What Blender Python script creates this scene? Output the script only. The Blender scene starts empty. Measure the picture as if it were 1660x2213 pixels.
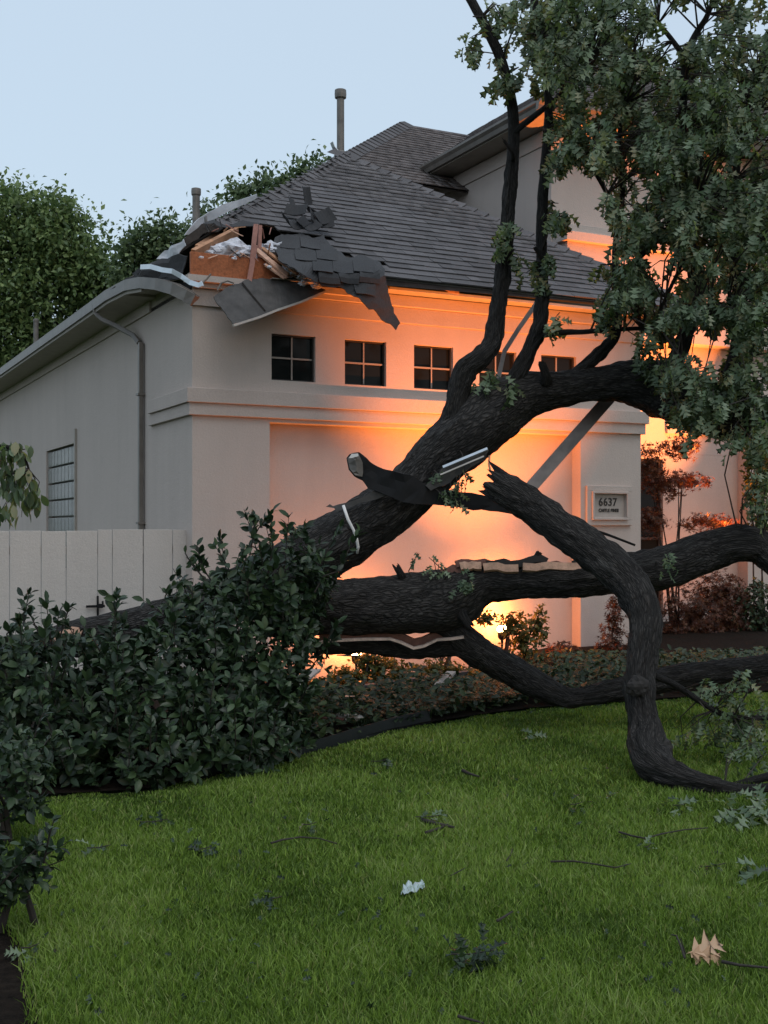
import bpy, bmesh, math, random
import numpy as np
from mathutils import Vector, Matrix, noise

random.seed(7); rng = np.random.default_rng(11)
R = math.radians
scene = bpy.context.scene
COL = scene.collection

# ------------------------------------------------------------------ camera, sky, sun, exposure
FPX, CXP, HYP, EYE = 2590.0, 830.0, 1141.0, 1.7        # focal length in photo pixels, horizon row, eye height
cam = bpy.data.cameras.new('camera'); cam_o = bpy.data.objects.new('camera', cam); COL.objects.link(cam_o)
cam.sensor_fit = 'VERTICAL'; cam.sensor_height = 36.0; cam.lens = FPX / 2213 * 36.0
cam.shift_y = (HYP - 2213 / 2) / 2213
cam.clip_start = 0.1; cam.clip_end = 2000
cam_o.location = (0, 0, EYE); cam_o.rotation_euler = (R(90), 0, 0)
scene.camera = cam_o

SUN_EL, SUN_AZ = R(66), R(150)
world = bpy.data.worlds.new('World'); scene.world = world; world.use_nodes = True
wn = world.node_tree.nodes; wl = world.node_tree.links
for n in list(wn): wn.remove(n)
sky = wn.new('ShaderNodeTexSky'); sky.sky_type = 'NISHITA'; sky.sun_disc = False
sky.sun_elevation = R(6); sky.sun_rotation = SUN_AZ; sky.air_density = 1.3; sky.dust_density = 2.0; sky.ozone_density = 3.0
bg1 = wn.new('ShaderNodeBackground'); bg1.inputs[1].default_value = 0.05
bg2 = wn.new('ShaderNodeBackground'); bg2.inputs[0].default_value = (0.615, 0.73, 0.86, 1); bg2.inputs[1].default_value = 0.86
add = wn.new('ShaderNodeAddShader'); out = wn.new('ShaderNodeOutputWorld')
wl.new(sky.outputs[0], bg1.inputs[0]); wl.new(bg1.outputs[0], add.inputs[0]); wl.new(bg2.outputs[0], add.inputs[1]); wl.new(add.outputs[0], out.inputs[0])
sun = bpy.data.lights.new('sun', 'SUN'); sun.energy = 1.05; sun.angle = R(40); sun.color = (1.0, 0.955, 0.93)
sun_o = bpy.data.objects.new('sun', sun); COL.objects.link(sun_o)
sd = Vector((math.sin(SUN_AZ) * math.cos(SUN_EL), math.cos(SUN_AZ) * math.cos(SUN_EL), math.sin(SUN_EL)))
sun_o.rotation_euler = sd.to_track_quat('Z', 'Y').to_euler()
scene.view_settings.view_transform = 'Standard'; scene.view_settings.look = 'None'
scene.view_settings.exposure = 0.0; scene.view_settings.gamma = 1.0
scene.render.engine = 'CYCLES'
cy = scene.cycles
cy.max_bounces = 6; cy.diffuse_bounces = 3; cy.glossy_bounces = 3; cy.transmission_bounces = 4; cy.transparent_max_bounces = 6
cy.sample_clamp_indirect = 3.0; cy.caustics_reflective = False; cy.caustics_refractive = False
cy.use_denoising = True
try: cy.denoiser = 'OPENIMAGEDENOISE'
except Exception: pass

# ------------------------------------------------------------------ helpers
def P(px, py, Y):                       # photo pixel + distance -> world point
    return Vector(((px - CXP) / FPX * Y, Y, EYE + (HYP - py) / FPX * Y))
def G(px, py, z=0.0):                   # photo pixel -> point on the ground
    Y = (EYE - z) * FPX / (py - HYP); return Vector(((px - CXP) / FPX * Y, Y, z))
HO = Vector((-2.24, 14, 0)); HA = math.atan2(0.4472, 0.8944)
UU = Vector((math.cos(HA), math.sin(HA), 0)); VV = Vector((-math.sin(HA), math.cos(HA), 0))
def toH(w): r = w - HO; return Vector((r.dot(UU), r.dot(VV), w.z))
def toW(u, v, z): return HO + UU * u + VV * v + Vector((0, 0, z))
EYEH = toH(Vector((0, 0, EYE)))
def hplane(px, py, n, p0):              # pixel -> house-local point on a plane given in house coordinates
    d = toH(P(px, py, 1.0)) - EYEH; t = n.dot(p0 - EYEH) / n.dot(d); return EYEH + d * t
def hv(px, py, v): return hplane(px, py, Vector((0, 1, 0)), Vector((0, v, 0)))
def hu(px, py, u): return hplane(px, py, Vector((1, 0, 0)), Vector((u, 0, 0)))

def props(o, label=None, cat=None, group=None, kind=None):
    if label: o['label'] = label
    if cat: o['category'] = cat
    if group: o['group'] = group
    if kind: o['kind'] = kind
    return o
def thing(name, loc, label, cat, group=None, rz=0):
    o = bpy.data.objects.new(name, None); COL.objects.link(o); o.location = loc; o.rotation_euler = (0, 0, rz)
    o.empty_display_size = 0.1
    return props(o, label, cat, group)
def adopt(o, par, local=False):
    if par is not None:
        o.parent = par
        if par.type == 'EMPTY' and not local: o.location = o.location - par.location
    return o
def link_mesh(name, me, mat, par=None, local=False):
    o = bpy.data.objects.new(name, me); COL.objects.link(o)
    if mat is not None and len(me.materials) == 0: me.materials.append(mat)
    return adopt(o, par, local)

class MB:
    def __init__(s): s.v = []; s.f = []; s.bk = []
    def quad(s, a, b, c, d):
        i = len(s.v); s.v += [tuple(a), tuple(b), tuple(c), tuple(d)]; s.f.append((i, i+1, i+2, i+3)); return s
    def poly(s, pts):
        i = len(s.v); s.v += [tuple(p) for p in pts]; s.f.append(tuple(range(i, i+len(pts)))); return s
    def box(s, x0, x1, y0, y1, z0, z1):
        i = len(s.v)
        s.v += [(x0,y0,z0),(x1,y0,z0),(x1,y1,z0),(x0,y1,z0),(x0,y0,z1),(x1,y0,z1),(x1,y1,z1),(x0,y1,z1)]
        s.f += [(i,i+3,i+2,i+1),(i+4,i+5,i+6,i+7),(i,i+1,i+5,i+4),(i+1,i+2,i+6,i+5),(i+2,i+3,i+7,i+6),(i+3,i,i+4,i+7)]; return s
    def beam(s, p0, p1, w, h, up=(0,0,1), rag=0.0):     # rectangular bar between two points
        p0, p1 = Vector(p0), Vector(p1); d = (p1-p0).normalized(); a = d.cross(Vector(up))
        if a.length < 1e-4: a = d.cross(Vector((1,0,0)))
        a.normalize(); b = a.cross(d).normalized(); i = len(s.v)
        for p, e in ((p0, -1), (p1, 1)):
            for sa, sb in ((-1,-1),(1,-1),(1,1),(-1,1)):
                s.v.append(tuple(p + a*sa*w/2 + b*sb*h/2 + d*e*random.uniform(0, rag)))
        s.f += [(i,i+1,i+2,i+3),(i+7,i+6,i+5,i+4),(i,i+4,i+5,i+1),(i+1,i+5,i+6,i+2),(i+2,i+6,i+7,i+3),(i+3,i+7,i+4,i)]; return s
    def sweep(s, path, prof, up=(0,0,1), close=True):   # profile (a,b) points swept along a path
        path = [Vector(p) for p in path]; n = len(prof); base = len(s.v)
        for k, p in enumerate(path):
            d = (path[min(k+1, len(path)-1)] - path[max(k-1, 0)]).normalized()
            a = d.cross(Vector(up)).normalized(); b = a.cross(d).normalized()
            for (x, y) in prof: s.v.append(tuple(p + a*x + b*y))
        for k in range(len(path)-1):
            for j in range(n if close else n-1):
                j2 = (j+1) % n
                s.f.append((base+k*n+j, base+k*n+j2, base+(k+1)*n+j2, base+(k+1)*n+j))
        if close:
            s.f.append(tuple(base+j for j in range(n))[::-1]); s.f.append(tuple(base+(len(path)-1)*n+j for j in range(n)))
        return s
    def tube(s, pts, rads, seg=8, cap=True):
        pts = [Vector(p) for p in pts]; base = len(s.v); ref = Vector((0.31, 0.2, 0.93))
        for k, p in enumerate(pts):
            d = (pts[min(k+1, len(pts)-1)] - pts[max(k-1, 0)]).normalized()
            a = d.cross(ref)
            if a.length < 0.05: a = d.cross(Vector((1, 0, 0)))
            a.normalize(); b = a.cross(d)
            for j in range(seg):
                t = 2*math.pi*j/seg; s.v.append(tuple(p + (a*math.cos(t) + b*math.sin(t))*rads[k]))
        for k in range(len(pts)-1):
            for j in range(seg):
                j2 = (j+1) % seg; s.f.append((base+k*seg+j, base+k*seg+j2, base+(k+1)*seg+j2, base+(k+1)*seg+j))
        if cap:
            s.f.append(tuple(base+j for j in range(seg))[::-1]); s.f.append(tuple(base+(len(pts)-1)*seg+j for j in range(seg)))
        return s
    def lathe(s, c, prof, seg=20):                       # profile (r,z) about a vertical axis at c
        base = len(s.v); c = Vector(c)
        for (r, z) in prof:
            for j in range(seg):
                t = 2*math.pi*j/seg; s.v.append((c.x + r*math.cos(t), c.y + r*math.sin(t), c.z + z))
        for k in range(len(prof)-1):
            for j in range(seg):
                j2 = (j+1) % seg; s.f.append((base+k*seg+j, base+k*seg+j2, base+(k+1)*seg+j2, base+(k+1)*seg+j))
        s.f.append(tuple(base+j for j in range(seg))[::-1]); s.f.append(tuple(base+(len(prof)-1)*seg+j for j in range(seg)))
        return s
    def mesh(s, name, smooth=False):
        me = bpy.data.meshes.new(name); me.from_pydata(s.v, [], s.f); me.update()
        if smooth: me.polygons.foreach_set('use_smooth', [True]*len(me.polygons))
        return me
    def build(s, name, mat, par=None, smooth=False, bevel=0.0, kind=None, local=False):
        me = s.mesh(name, smooth)
        bm = bmesh.new(); bm.from_mesh(me); bmesh.ops.recalc_face_normals(bm, faces=bm.faces)
        bm.to_mesh(me); bm.free()
        o = link_mesh(name, me, mat, par, local)
        if bevel:
            m = o.modifiers.new('bevel', 'BEVEL'); m.width = bevel; m.segments = 2; m.limit_method = 'ANGLE'
        if kind: o['kind'] = kind
        return o

def wall(mb, rect, holes, place, thick):
    """rectangular wall (a0,a1,z0,z1) with rectangular holes; place(a,d,z) -> point, d = depth behind the face"""
    a0, a1, z0, z1 = rect
    A = sorted({a0, a1, *[h[0] for h in holes], *[h[1] for h in holes]}); A = [a for a in A if a0 <= a <= a1]
    Z = sorted({z0, z1, *[h[2] for h in holes], *[h[3] for h in holes]}); Z = [z for z in Z if z0 <= z <= z1]
    def solid(i, j):
        if not (0 <= i < len(A)-1 and 0 <= j < len(Z)-1): return False
        ca, cz = (A[i]+A[i+1])/2, (Z[j]+Z[j+1])/2
        return not any(h[0] < ca < h[1] and h[2] < cz < h[3] for h in holes)
    for i in range(len(A)-1):
        for j in range(len(Z)-1):
            if not solid(i, j): continue
            p, q, r, t = A[i], A[i+1], Z[j], Z[j+1]
            mb.quad(place(p,0,r), place(q,0,r), place(q,0,t), place(p,0,t))
            mb.quad(place(q,thick,r), place(p,thick,r), place(p,thick,t), place(q,thick,t))
            if not solid(i-1, j): mb.quad(place(p,thick,r), place(p,0,r), place(p,0,t), place(p,thick,t))
            if not solid(i+1, j): mb.quad(place(q,0,r), place(q,thick,r), place(q,thick,t), place(q,0,t))
            if not solid(i, j-1): mb.quad(place(p,thick,r), place(q,thick,r), place(q,0,r), place(p,0,r))
            if not solid(i, j+1): mb.quad(place(p,0,t), place(q,0,t), place(q,thick,t), place(p,thick,t))
    return mb

def tri_mesh(name, V, Fc, rnd=None):                     # fast triangle mesh from numpy arrays
    me = bpy.data.meshes.new(name); nv, nf = len(V), len(Fc)
    me.vertices.add(nv); me.vertices.foreach_set('co', np.ascontiguousarray(V, np.float32).ravel())
    me.loops.add(nf*3); me.loops.foreach_set('vertex_index', np.ascontiguousarray(Fc, np.int32).ravel())
    me.polygons.add(nf); me.polygons.foreach_set('loop_start', np.arange(0, nf*3, 3, dtype=np.int32))
    me.update(calc_edges=True)
    if rnd is not None:
        a = me.attributes.new('rnd', 'FLOAT', 'POINT'); a.data.foreach_set('value', np.ascontiguousarray(rnd, np.float32))
    return me

# ------------------------------------------------------------------ materials
def mat_new(name):
    m = bpy.data.materials.new(name); m.use_nodes = True; nt = m.node_tree
    b = nt.nodes['Principled BSDF']; return m, nt, b
def nd(nt, t, **kw):
    n = nt.nodes.new(t)
    for k, v in kw.items(): setattr(n, k, v)
    return n
def ramp(nt, fac, stops):
    r = nd(nt, 'ShaderNodeValToRGB'); e = r.color_ramp.elements
    while len(e) < len(stops): e.new(0.5)
    for k, (p, c) in enumerate(stops): e[k].position = p; e[k].color = (*c, 1)
    nt.links.new(fac, r.inputs[0]); return r.outputs[0]
def coords(nt, scale=(1,1,1), kind='Object'):
    t = nd(nt, 'ShaderNodeTexCoord'); mp = nd(nt, 'ShaderNodeMapping'); mp.inputs['Scale'].default_value = scale
    nt.links.new(t.outputs[kind], mp.inputs[0]); return mp.outputs[0]
def noise_n(nt, vec, scale, detail=4, rough=0.6):
    n = nd(nt, 'ShaderNodeTexNoise'); n.inputs['Scale'].default_value = scale; n.inputs['Detail'].default_value = detail; n.inputs['Roughness'].default_value = rough
    if vec is not None: nt.links.new(vec, n.inputs['Vector'])
    return n.outputs[0]
def bump(nt, b, h, strength, dist):
    n = nd(nt, 'ShaderNodeBump'); n.inputs['Strength'].default_value = strength; n.inputs['Distance'].default_value = dist
    nt.links.new(h, n.inputs['Height']); nt.links.new(n.outputs[0], b.inputs['Normal'])
def rnd_value(nt):                                       # per-piece random: attribute 'rnd' + object random
    a = nd(nt, 'ShaderNodeAttribute', attribute_name='rnd'); o = nd(nt, 'ShaderNodeObjectInfo')
    s = nd(nt, 'ShaderNodeMath', operation='ADD'); f = nd(nt, 'ShaderNodeMath', operation='FRACT')
    nt.links.new(a.outputs['Fac'], s.inputs[0]); nt.links.new(o.outputs['Random'], s.inputs[1]); nt.links.new(s.outputs[0], f.inputs[0])
    return f.outputs[0]
def simple(name, c, rough=0.7, metal=0.0, var=0.25, nscale=6.0, bmp=0.0, bscale=40.0, scale=(1,1,1), spec=0.5):
    m, nt, b = mat_new(name); v = coords(nt, scale); n = noise_n(nt, v, nscale, 6)
    lo = tuple(x*(1-var) for x in c); hi = tuple(min(1, x*(1+var)) for x in c)
    nt.links.new(ramp(nt, n, [(0.3, lo), (0.7, hi)]), b.inputs['Base Color'])
    b.inputs['Roughness'].default_value = rough; b.inputs['Metallic'].default_value = metal
    b.inputs['Specular IOR Level'].default_value = spec
    if bmp: bump(nt, b, noise_n(nt, v, bscale, 5), bmp, 0.01)
    return m
def emit(name, c, s):
    m, nt, b = mat_new(name); b.inputs['Base Color'].default_value = (*c, 1)
    b.inputs['Emission Color'].default_value = (*c, 1); b.inputs['Emission Strength'].default_value = s; return m
def stucco(name, c):
    m, nt, b = mat_new(name); v = coords(nt)
    big = noise_n(nt, v, 0.8, 4, 0.6); streak = noise_n(nt, coords(nt, (2.2, 2.2, 0.25)), 1.6, 5, 0.65)
    mx = nd(nt, 'ShaderNodeMath', operation='ADD'); nt.links.new(big, mx.inputs[0]); nt.links.new(streak, mx.inputs[1])
    hf = nd(nt, 'ShaderNodeMath', operation='MULTIPLY'); hf.inputs[1].default_value = 0.5; nt.links.new(mx.outputs[0], hf.inputs[0])
    nt.links.new(ramp(nt, hf.outputs[0], [(0.32, tuple(x*0.93 for x in c)), (0.5, c), (0.68, tuple(x*1.05 for x in c))]), b.inputs['Base Color'])
    b.inputs['Roughness'].default_value = 0.9; b.inputs['Specular IOR Level'].default_value = 0.2
    src = b.inputs['Base Color'].links[0].from_socket; k = nd(nt, 'ShaderNodeMix', data_type='RGBA', blend_type='MULTIPLY'); k.inputs[0].default_value = 1
    nt.links.new(src, k.inputs[6]); nt.links.new(ramp(nt, noise_n(nt, v, 90, 3, 0.8), [(0.3, (0.88, 0.88, 0.88)), (0.7, (1.1, 1.1, 1.1))]), k.inputs[7]); nt.links.new(k.outputs[2], b.inputs['Base Color'])
    h = nd(nt, 'ShaderNodeMath', operation='ADD'); nt.links.new(noise_n(nt, v, 38, 5, 0.7), h.inputs[0]); nt.links.new(noise_n(nt, v, 7, 3), h.inputs[1])
    bump(nt, b, h.outputs[0], 0.45, 0.012); return m
def leafmat(name, stops, rough=0.45, trans=0.28, spec=0.5, tcol=None):
    m, nt, b = mat_new(name); c = ramp(nt, rnd_value(nt), stops)
    b.inputs['Roughness'].default_value = rough; b.inputs['Specular IOR Level'].default_value = spec
    nt.links.new(c, b.inputs['Base Color'])
    t = nd(nt, 'ShaderNodeBsdfTranslucent'); mx = nd(nt, 'ShaderNodeMixShader'); mx.inputs[0].default_value = trans
    if tcol:
        k = nd(nt, 'ShaderNodeMix', data_type='RGBA', blend_type='MULTIPLY'); k.inputs[0].default_value = 1
        nt.links.new(c, k.inputs[6]); k.inputs[7].default_value = (*tcol, 1); nt.links.new(k.outputs[2], t.inputs[0])
    else: nt.links.new(c, t.inputs[0])
    nt.links.new(b.outputs[0], mx.inputs[1]); nt.links.new(t.outputs[0], mx.inputs[2])
    nt.links.new(mx.outputs[0], nt.nodes['Material Output'].inputs[0]); return m
def shingle_mat(name, c, var):
    m, nt, b = mat_new(name); r = rnd_value(nt); v = coords(nt)
    c1 = ramp(nt, r, [(0.0, tuple(x*(1-var) for x in c)), (0.55, c), (1.0, tuple(x*(1+var) for x in c))])
    g = ramp(nt, noise_n(nt, v, 60, 3, 0.8), [(0.3, (0.6, 0.6, 0.6)), (0.7, (1.3, 1.3, 1.3))])
    g2 = ramp(nt, noise_n(nt, v, 1.1, 4, 0.6), [(0.3, (0.8, 0.8, 0.82)), (0.7, (1.15, 1.13, 1.1))])
    k = nd(nt, 'ShaderNodeMix', data_type='RGBA', blend_type='MULTIPLY'); k.inputs[0].default_value = 1; nt.links.new(c1, k.inputs[6]); nt.links.new(g, k.inputs[7])
    k2 = nd(nt, 'ShaderNodeMix', data_type='RGBA', blend_type='MULTIPLY'); k2.inputs[0].default_value = 1; nt.links.new(k.outputs[2], k2.inputs[6]); nt.links.new(g2, k2.inputs[7])
    nt.links.new(k2.outputs[2], b.inputs['Base Color'])
    b.inputs['Roughness'].default_value = 0.75; b.inputs['Specular IOR Level'].default_value = 0.35
    bump(nt, b, noise_n(nt, v, 160, 3, 0.8), 0.5, 0.004); return m
def bark_mat(name):
    m, nt, b = mat_new(name); a = nd(nt, 'ShaderNodeAttribute', attribute_name='bk'); v = a.outputs['Vector']
    n1 = noise_n(nt, v, 34, 8, 0.72)
    wv = nd(nt, 'ShaderNodeVectorMath', operation='MULTIPLY_ADD'); wn_ = nd(nt, 'ShaderNodeTexNoise'); wn_.inputs['Scale'].default_value = 14; nt.links.new(v, wn_.inputs['Vector'])
    nt.links.new(wn_.outputs['Color'], wv.inputs[0]); wv.inputs[1].default_value = (0.06, 0.06, 0.06); nt.links.new(v, wv.inputs[2])
    vo = nd(nt, 'ShaderNodeTexVoronoi', feature='DISTANCE_TO_EDGE'); vo.inputs['Scale'].default_value = 58; nt.links.new(wv.outputs[0], vo.inputs['Vector'])
    vr = nd(nt, 'ShaderNodeMapRange'); vr.inputs[1].default_value = 0.0; vr.inputs[2].default_value = 0.30; nt.links.new(vo.outputs['Distance'], vr.inputs[0])
    h = nd(nt, 'ShaderNodeMath', operation='MULTIPLY_ADD'); nt.links.new(vr.outputs[0], h.inputs[0]); h.inputs[1].default_value = 0.30; nt.links.new(n1, h.inputs[2])
    base = ramp(nt, h.outputs[0], [(0.35, (0.010, 0.0095, 0.009)), (0.62, (0.031, 0.0285, 0.027)), (0.95, (0.090, 0.083, 0.077))])
    k = nd(nt, 'ShaderNodeMix', data_type='RGBA', blend_type='MIX')          # lichen flecks
    nt.links.new(ramp(nt, noise_n(nt, v, 9, 6, 0.8), [(0.57, (0, 0, 0)), (0.70, (0.65, 0.65, 0.65))]), k.inputs[0]); nt.links.new(base, k.inputs[6]); k.inputs[7].default_value = (0.125, 0.124, 0.115, 1)
    nt.links.new(k.outputs[2], b.inputs['Base Color']); b.inputs['Roughness'].default_value = 0.8; b.inputs['Specular IOR Level'].default_value = 0.25
    bump(nt, b, h.outputs[0], 1.0, 0.05); return m
def woodmat(name, c, scale=(3, 3, 30)):
    m, nt, b = mat_new(name); n = noise_n(nt, coords(nt, scale), 4, 6, 0.7)
    nt.links.new(ramp(nt, n, [(0.3, tuple(x*0.55 for x in c)), (0.55, c), (0.75, tuple(min(1, x*1.3) for x in c))]), b.inputs['Base Color'])
    b.inputs['Roughness'].default_value = 0.75; bump(nt, b, n, 0.5, 0.01); return m

M = dict(
    stucco=stucco('stucco_beige', (0.52, 0.447, 0.403)), trim=stucco('stucco_trim', (0.50, 0.43, 0.388)),
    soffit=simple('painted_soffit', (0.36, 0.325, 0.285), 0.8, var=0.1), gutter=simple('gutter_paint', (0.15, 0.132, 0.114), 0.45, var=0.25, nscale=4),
    fascia=simple('weathered_fascia', (0.10, 0.098, 0.092), 0.6, var=0.5, nscale=3, scale=(1,1,6), bmp=0.3), drip=simple('pale_drip_edge', (0.5, 0.46, 0.42), 0.5, var=0.1),
    shingle=shingle_mat('asphalt_shingle', (0.108, 0.102, 0.105), 0.24), shingle_far=shingle_mat('asphalt_shingle_brown', (0.125, 0.110, 0.108), 0.24),
    torn=shingle_mat('torn_shingle_back', (0.035, 0.035, 0.037), 0.25), felt=simple('roofing_felt', (0.05, 0.047, 0.045), 0.7, var=0.5, bmp=0.4),
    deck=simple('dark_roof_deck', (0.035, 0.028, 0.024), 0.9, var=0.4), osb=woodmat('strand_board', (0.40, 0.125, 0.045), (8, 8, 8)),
    lumber=woodmat('fresh_lumber', (0.46, 0.235, 0.125), (2, 2, 2)), redlumber=woodmat('red_lumber', (0.33, 0.15, 0.115), (2, 2, 2)),
    splinter=woodmat('splintered_wood', (0.60, 0.36, 0.25), (4, 4, 4)), cream=woodmat('split_sapwood', (0.66, 0.50, 0.42), (5, 5, 5)), heart=woodmat('torn_heartwood', (0.16, 0.07, 0.05), (5, 5, 5)),
    insul=simple('insulation', (0.62, 0.63, 0.68), 0.95, var=0.2, nscale=20, bmp=0.8), foil=simple('grey_underlayment', (0.45, 0.46, 0.49), 0.35, var=0.15),
    silver=simple('bare_aluminium', (0.62, 0.66, 0.70), 0.3, metal=0.6, var=0.1), glass=None, blackmetal=simple('black_metal', (0.010, 0.010, 0.011), 0.6, var=0.3, spec=0.2),
    spout=simple('brown_downspout', (0.20, 0.175, 0.165), 0.32, metal=0.5, var=0.3), muntin=simple('muntin_paint', (0.34, 0.29, 0.25), 0.6, var=0.1), frame=simple('dark_window_frame', (0.03, 0.027, 0.025), 0.5),
    pipe=simple('vent_pipe_paint', (0.16, 0.145, 0.13), 0.5, metal=0.2, var=0.3), fence=stucco('fence_paint', (0.55, 0.505, 0.465)),
    bark=bark_mat('oak_bark'), twig=simple('twig_bark', (0.028, 0.022, 0.018), 0.85, var=0.3, nscale=20),
    soil=simple('dark_mulch', (0.013, 0.0095, 0.007), 0.95, var=0.6, nscale=25, bmp=1.0, bscale=60, spec=0.08), edging=simple('edging_steel', (0.008, 0.010, 0.011), 0.5, var=0.3),
    plastic=simple('pale_plastic', (0.42, 0.50, 0.50), 0.35, var=0.15), white=simple('white_scrap', (0.72, 0.70, 0.68), 0.8, var=0.1), letter=simple('sign_lettering', (0.035, 0.028, 0.024), 0.6, var=0.1), plate=simple('sign_plate', (0.40, 0.35, 0.315), 0.8, var=0.08),
    oak=leafmat('oak_leaf', [(0.0, (0.048, 0.076, 0.042)), (0.35, (0.105, 0.158, 0.092)), (0.7, (0.170, 0.235, 0.142)), (0.92, (0.26, 0.32, 0.22)), (1.0, (0.22, 0.21, 0.11))], 0.55, 0.33, tcol=(1.5, 1.5, 0.55)),
    shrub=leafmat('shrub_leaf', [(0.0, (0.012, 0.022, 0.011)), (0.5, (0.020, 0.042, 0.018)), (1.0, (0.050, 0.085, 0.032))], 0.4, 0.15, 0.38),
    box=leafmat('small_bush_leaf', [(0.0, (0.035, 0.050, 0.015)), (0.6, (0.075, 0.090, 0.022)), (1.0, (0.15, 0.15, 0.04))], 0.5, 0.4, tcol=(1.4, 1.2, 0.6)),
    maple=leafmat('maple_leaf', [(0.0, (0.06, 0.022, 0.014)), (0.6, (0.11, 0.036, 0.018)), (1.0, (0.16, 0.07, 0.028))], 0.5, 0.4),
    ivy=leafmat('groundcover_leaf', [(0.0, (0.012, 0.024, 0.009)), (0.6, (0.026, 0.050, 0.017)), (1.0, (0.055, 0.090, 0.032))], 0.5, 0.25),
    back=leafmat('background_leaf', [(0.0, (0.065, 0.115, 0.042)), (0.5, (0.140, 0.215, 0.072)), (1.0, (0.25, 0.33, 0.115))], 0.5, 0.35),
    backdark=leafmat('background_leaf_blue', [(0.0, (0.060, 0.105, 0.045)), (0.6, (0.120, 0.180, 0.080)), (1.0, (0.20, 0.27, 0.115))], 0.5, 0.3),
    dead=leafmat('dead_leaf', [(0.0, (0.42, 0.25, 0.14)), (1.0, (0.62, 0.42, 0.27))], 0.6, 0.2),
    grass=leafmat('grass_blade', [(0.0, (0.068, 0.118, 0.018)), (0.42, (0.160, 0.255, 0.040)), (0.85, (0.245, 0.350, 0.062)), (0.97, (0.24, 0.30, 0.10)), (1.0, (0.28, 0.27, 0.10))], 0.55, 0.3, 0.3, tcol=(1.1, 1.2, 0.6)),
    glow=emit('lamp_lens_glow', (1.0, 0.62, 0.25), 45.0),
)
def glassmat():
    m, nt, b = mat_new('dark_window_glass'); b.inputs['Base Color'].default_value = (0.010, 0.012, 0.012, 1); b.inputs['Roughness'].default_value = 0.06
    b.inputs['Specular IOR Level'].default_value = 0.10; bump(nt, b, noise_n(nt, coords(nt), 3.0, 2), 0.05, 0.02); return m
M['glass'] = glassmat()
def blockmat():
    m, nt, b = mat_new('glass_block'); v = coords(nt, (1, 1, 1)); w = nd(nt, 'ShaderNodeTexWave'); w.bands_direction = 'Y'; w.inputs['Scale'].default_value = 9; w.inputs['Distortion'].default_value = 1.5; nt.links.new(v, w.inputs[0])
    nt.links.new(ramp(nt, w.outputs[1], [(0.2, (0.16, 0.165, 0.15)), (0.8, (0.34, 0.345, 0.32))]), b.inputs['Base Color']); b.inputs['Roughness'].default_value = 0.2
    bump(nt, b, w.outputs[1], 0.6, 0.02); return m
M['block'] = blockmat()
def groundmat():
    m, nt, b = mat_new('lawn_ground'); v = coords(nt)
    nt.links.new(ramp(nt, noise_n(nt, v, 9, 6, 0.7), [(0.3, (0.018, 0.028, 0.006)), (0.55, (0.032, 0.055, 0.011)), (0.75, (0.055, 0.06, 0.02))]), b.inputs['Base Color'])
    b.inputs['Roughness'].default_value = 0.95; b.inputs['Specular IOR Level'].default_value = 0.1; bump(nt, b, noise_n(nt, v, 60, 5), 1.0, 0.03); return m
M['ground'] = groundmat()

# ------------------------------------------------------------------ leaf templates (x across, y along, z up), all triangles
def mirror_leaf(half, fold, droop):
    """half outline from base to tip; the midrib is x = 0"""
    V = []; Fc = []
    ys = [p[1] for p in half]
    for (x, y) in half: V.append((0, y, -droop*y*y))
    n = len(half)
    for sg in (1, -1):
        o = len(V)
        for (x, y) in half: V.append((sg*x, y, -droop*y*y + fold*abs(x)))
        for k in range(n-1):
            for t in ((k, o+k, o+k+1), (k, o+k+1, k+1)):
                pts = [V[i] for i in t]
                a = Vector(pts[1])-Vector(pts[0]); c = Vector(pts[2])-Vector(pts[0])
                if a.cross(c).length > 1e-6: Fc.append(t if sg > 0 else t[::-1])
    return np.array(V, float), np.array(Fc, int)
OAK = mirror_leaf([(0.0, 0.0), (0.012, 0.17), (0.06, 0.20), (0.25, 0.36), (0.08, 0.37), (0.08, 0.45), (0.35, 0.68), (0.095, 0.62), (0.09, 0.72), (0.23, 0.94), (0.075, 0.87), (0.0, 1.04)], 0.45, 0.42)
ELL = mirror_leaf([(0.0, 0.0), (0.02, 0.08), (0.17, 0.28), (0.23, 0.52), (0.16, 0.80), (0.0, 1.0)], 0.35, 0.15)
SML = mirror_leaf([(0.0, 0.0), (0.30, 0.45), (0.0, 1.0)], 0.3, 0.1)
def maple_leaf():
    V = [(0, 0.25, 0)]; ang = [-125, -100, -60, -38, 0, 38, 60, 100, 125]; rad = [0.12, 0.5, 0.14, 0.75, 0.16, 0.75, 0.14, 0.5, 0.12]
    ang = [-130, -100, -80, -50, -25, 0, 25, 50, 80, 100, 130]; rad = [0.08, 0.5, 0.16, 0.72, 0.2, 0.85, 0.2, 0.72, 0.16, 0.5, 0.08]
    for a, r in zip(ang, rad): V.append((r*math.sin(R(a)), 0.25 + r*math.cos(R(a)), -0.25*r*r))
    return np.array(V, float), np.array([(0, k+1, k+2) for k in range(len(ang)-1)], int)
MPL = maple_leaf()

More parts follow.
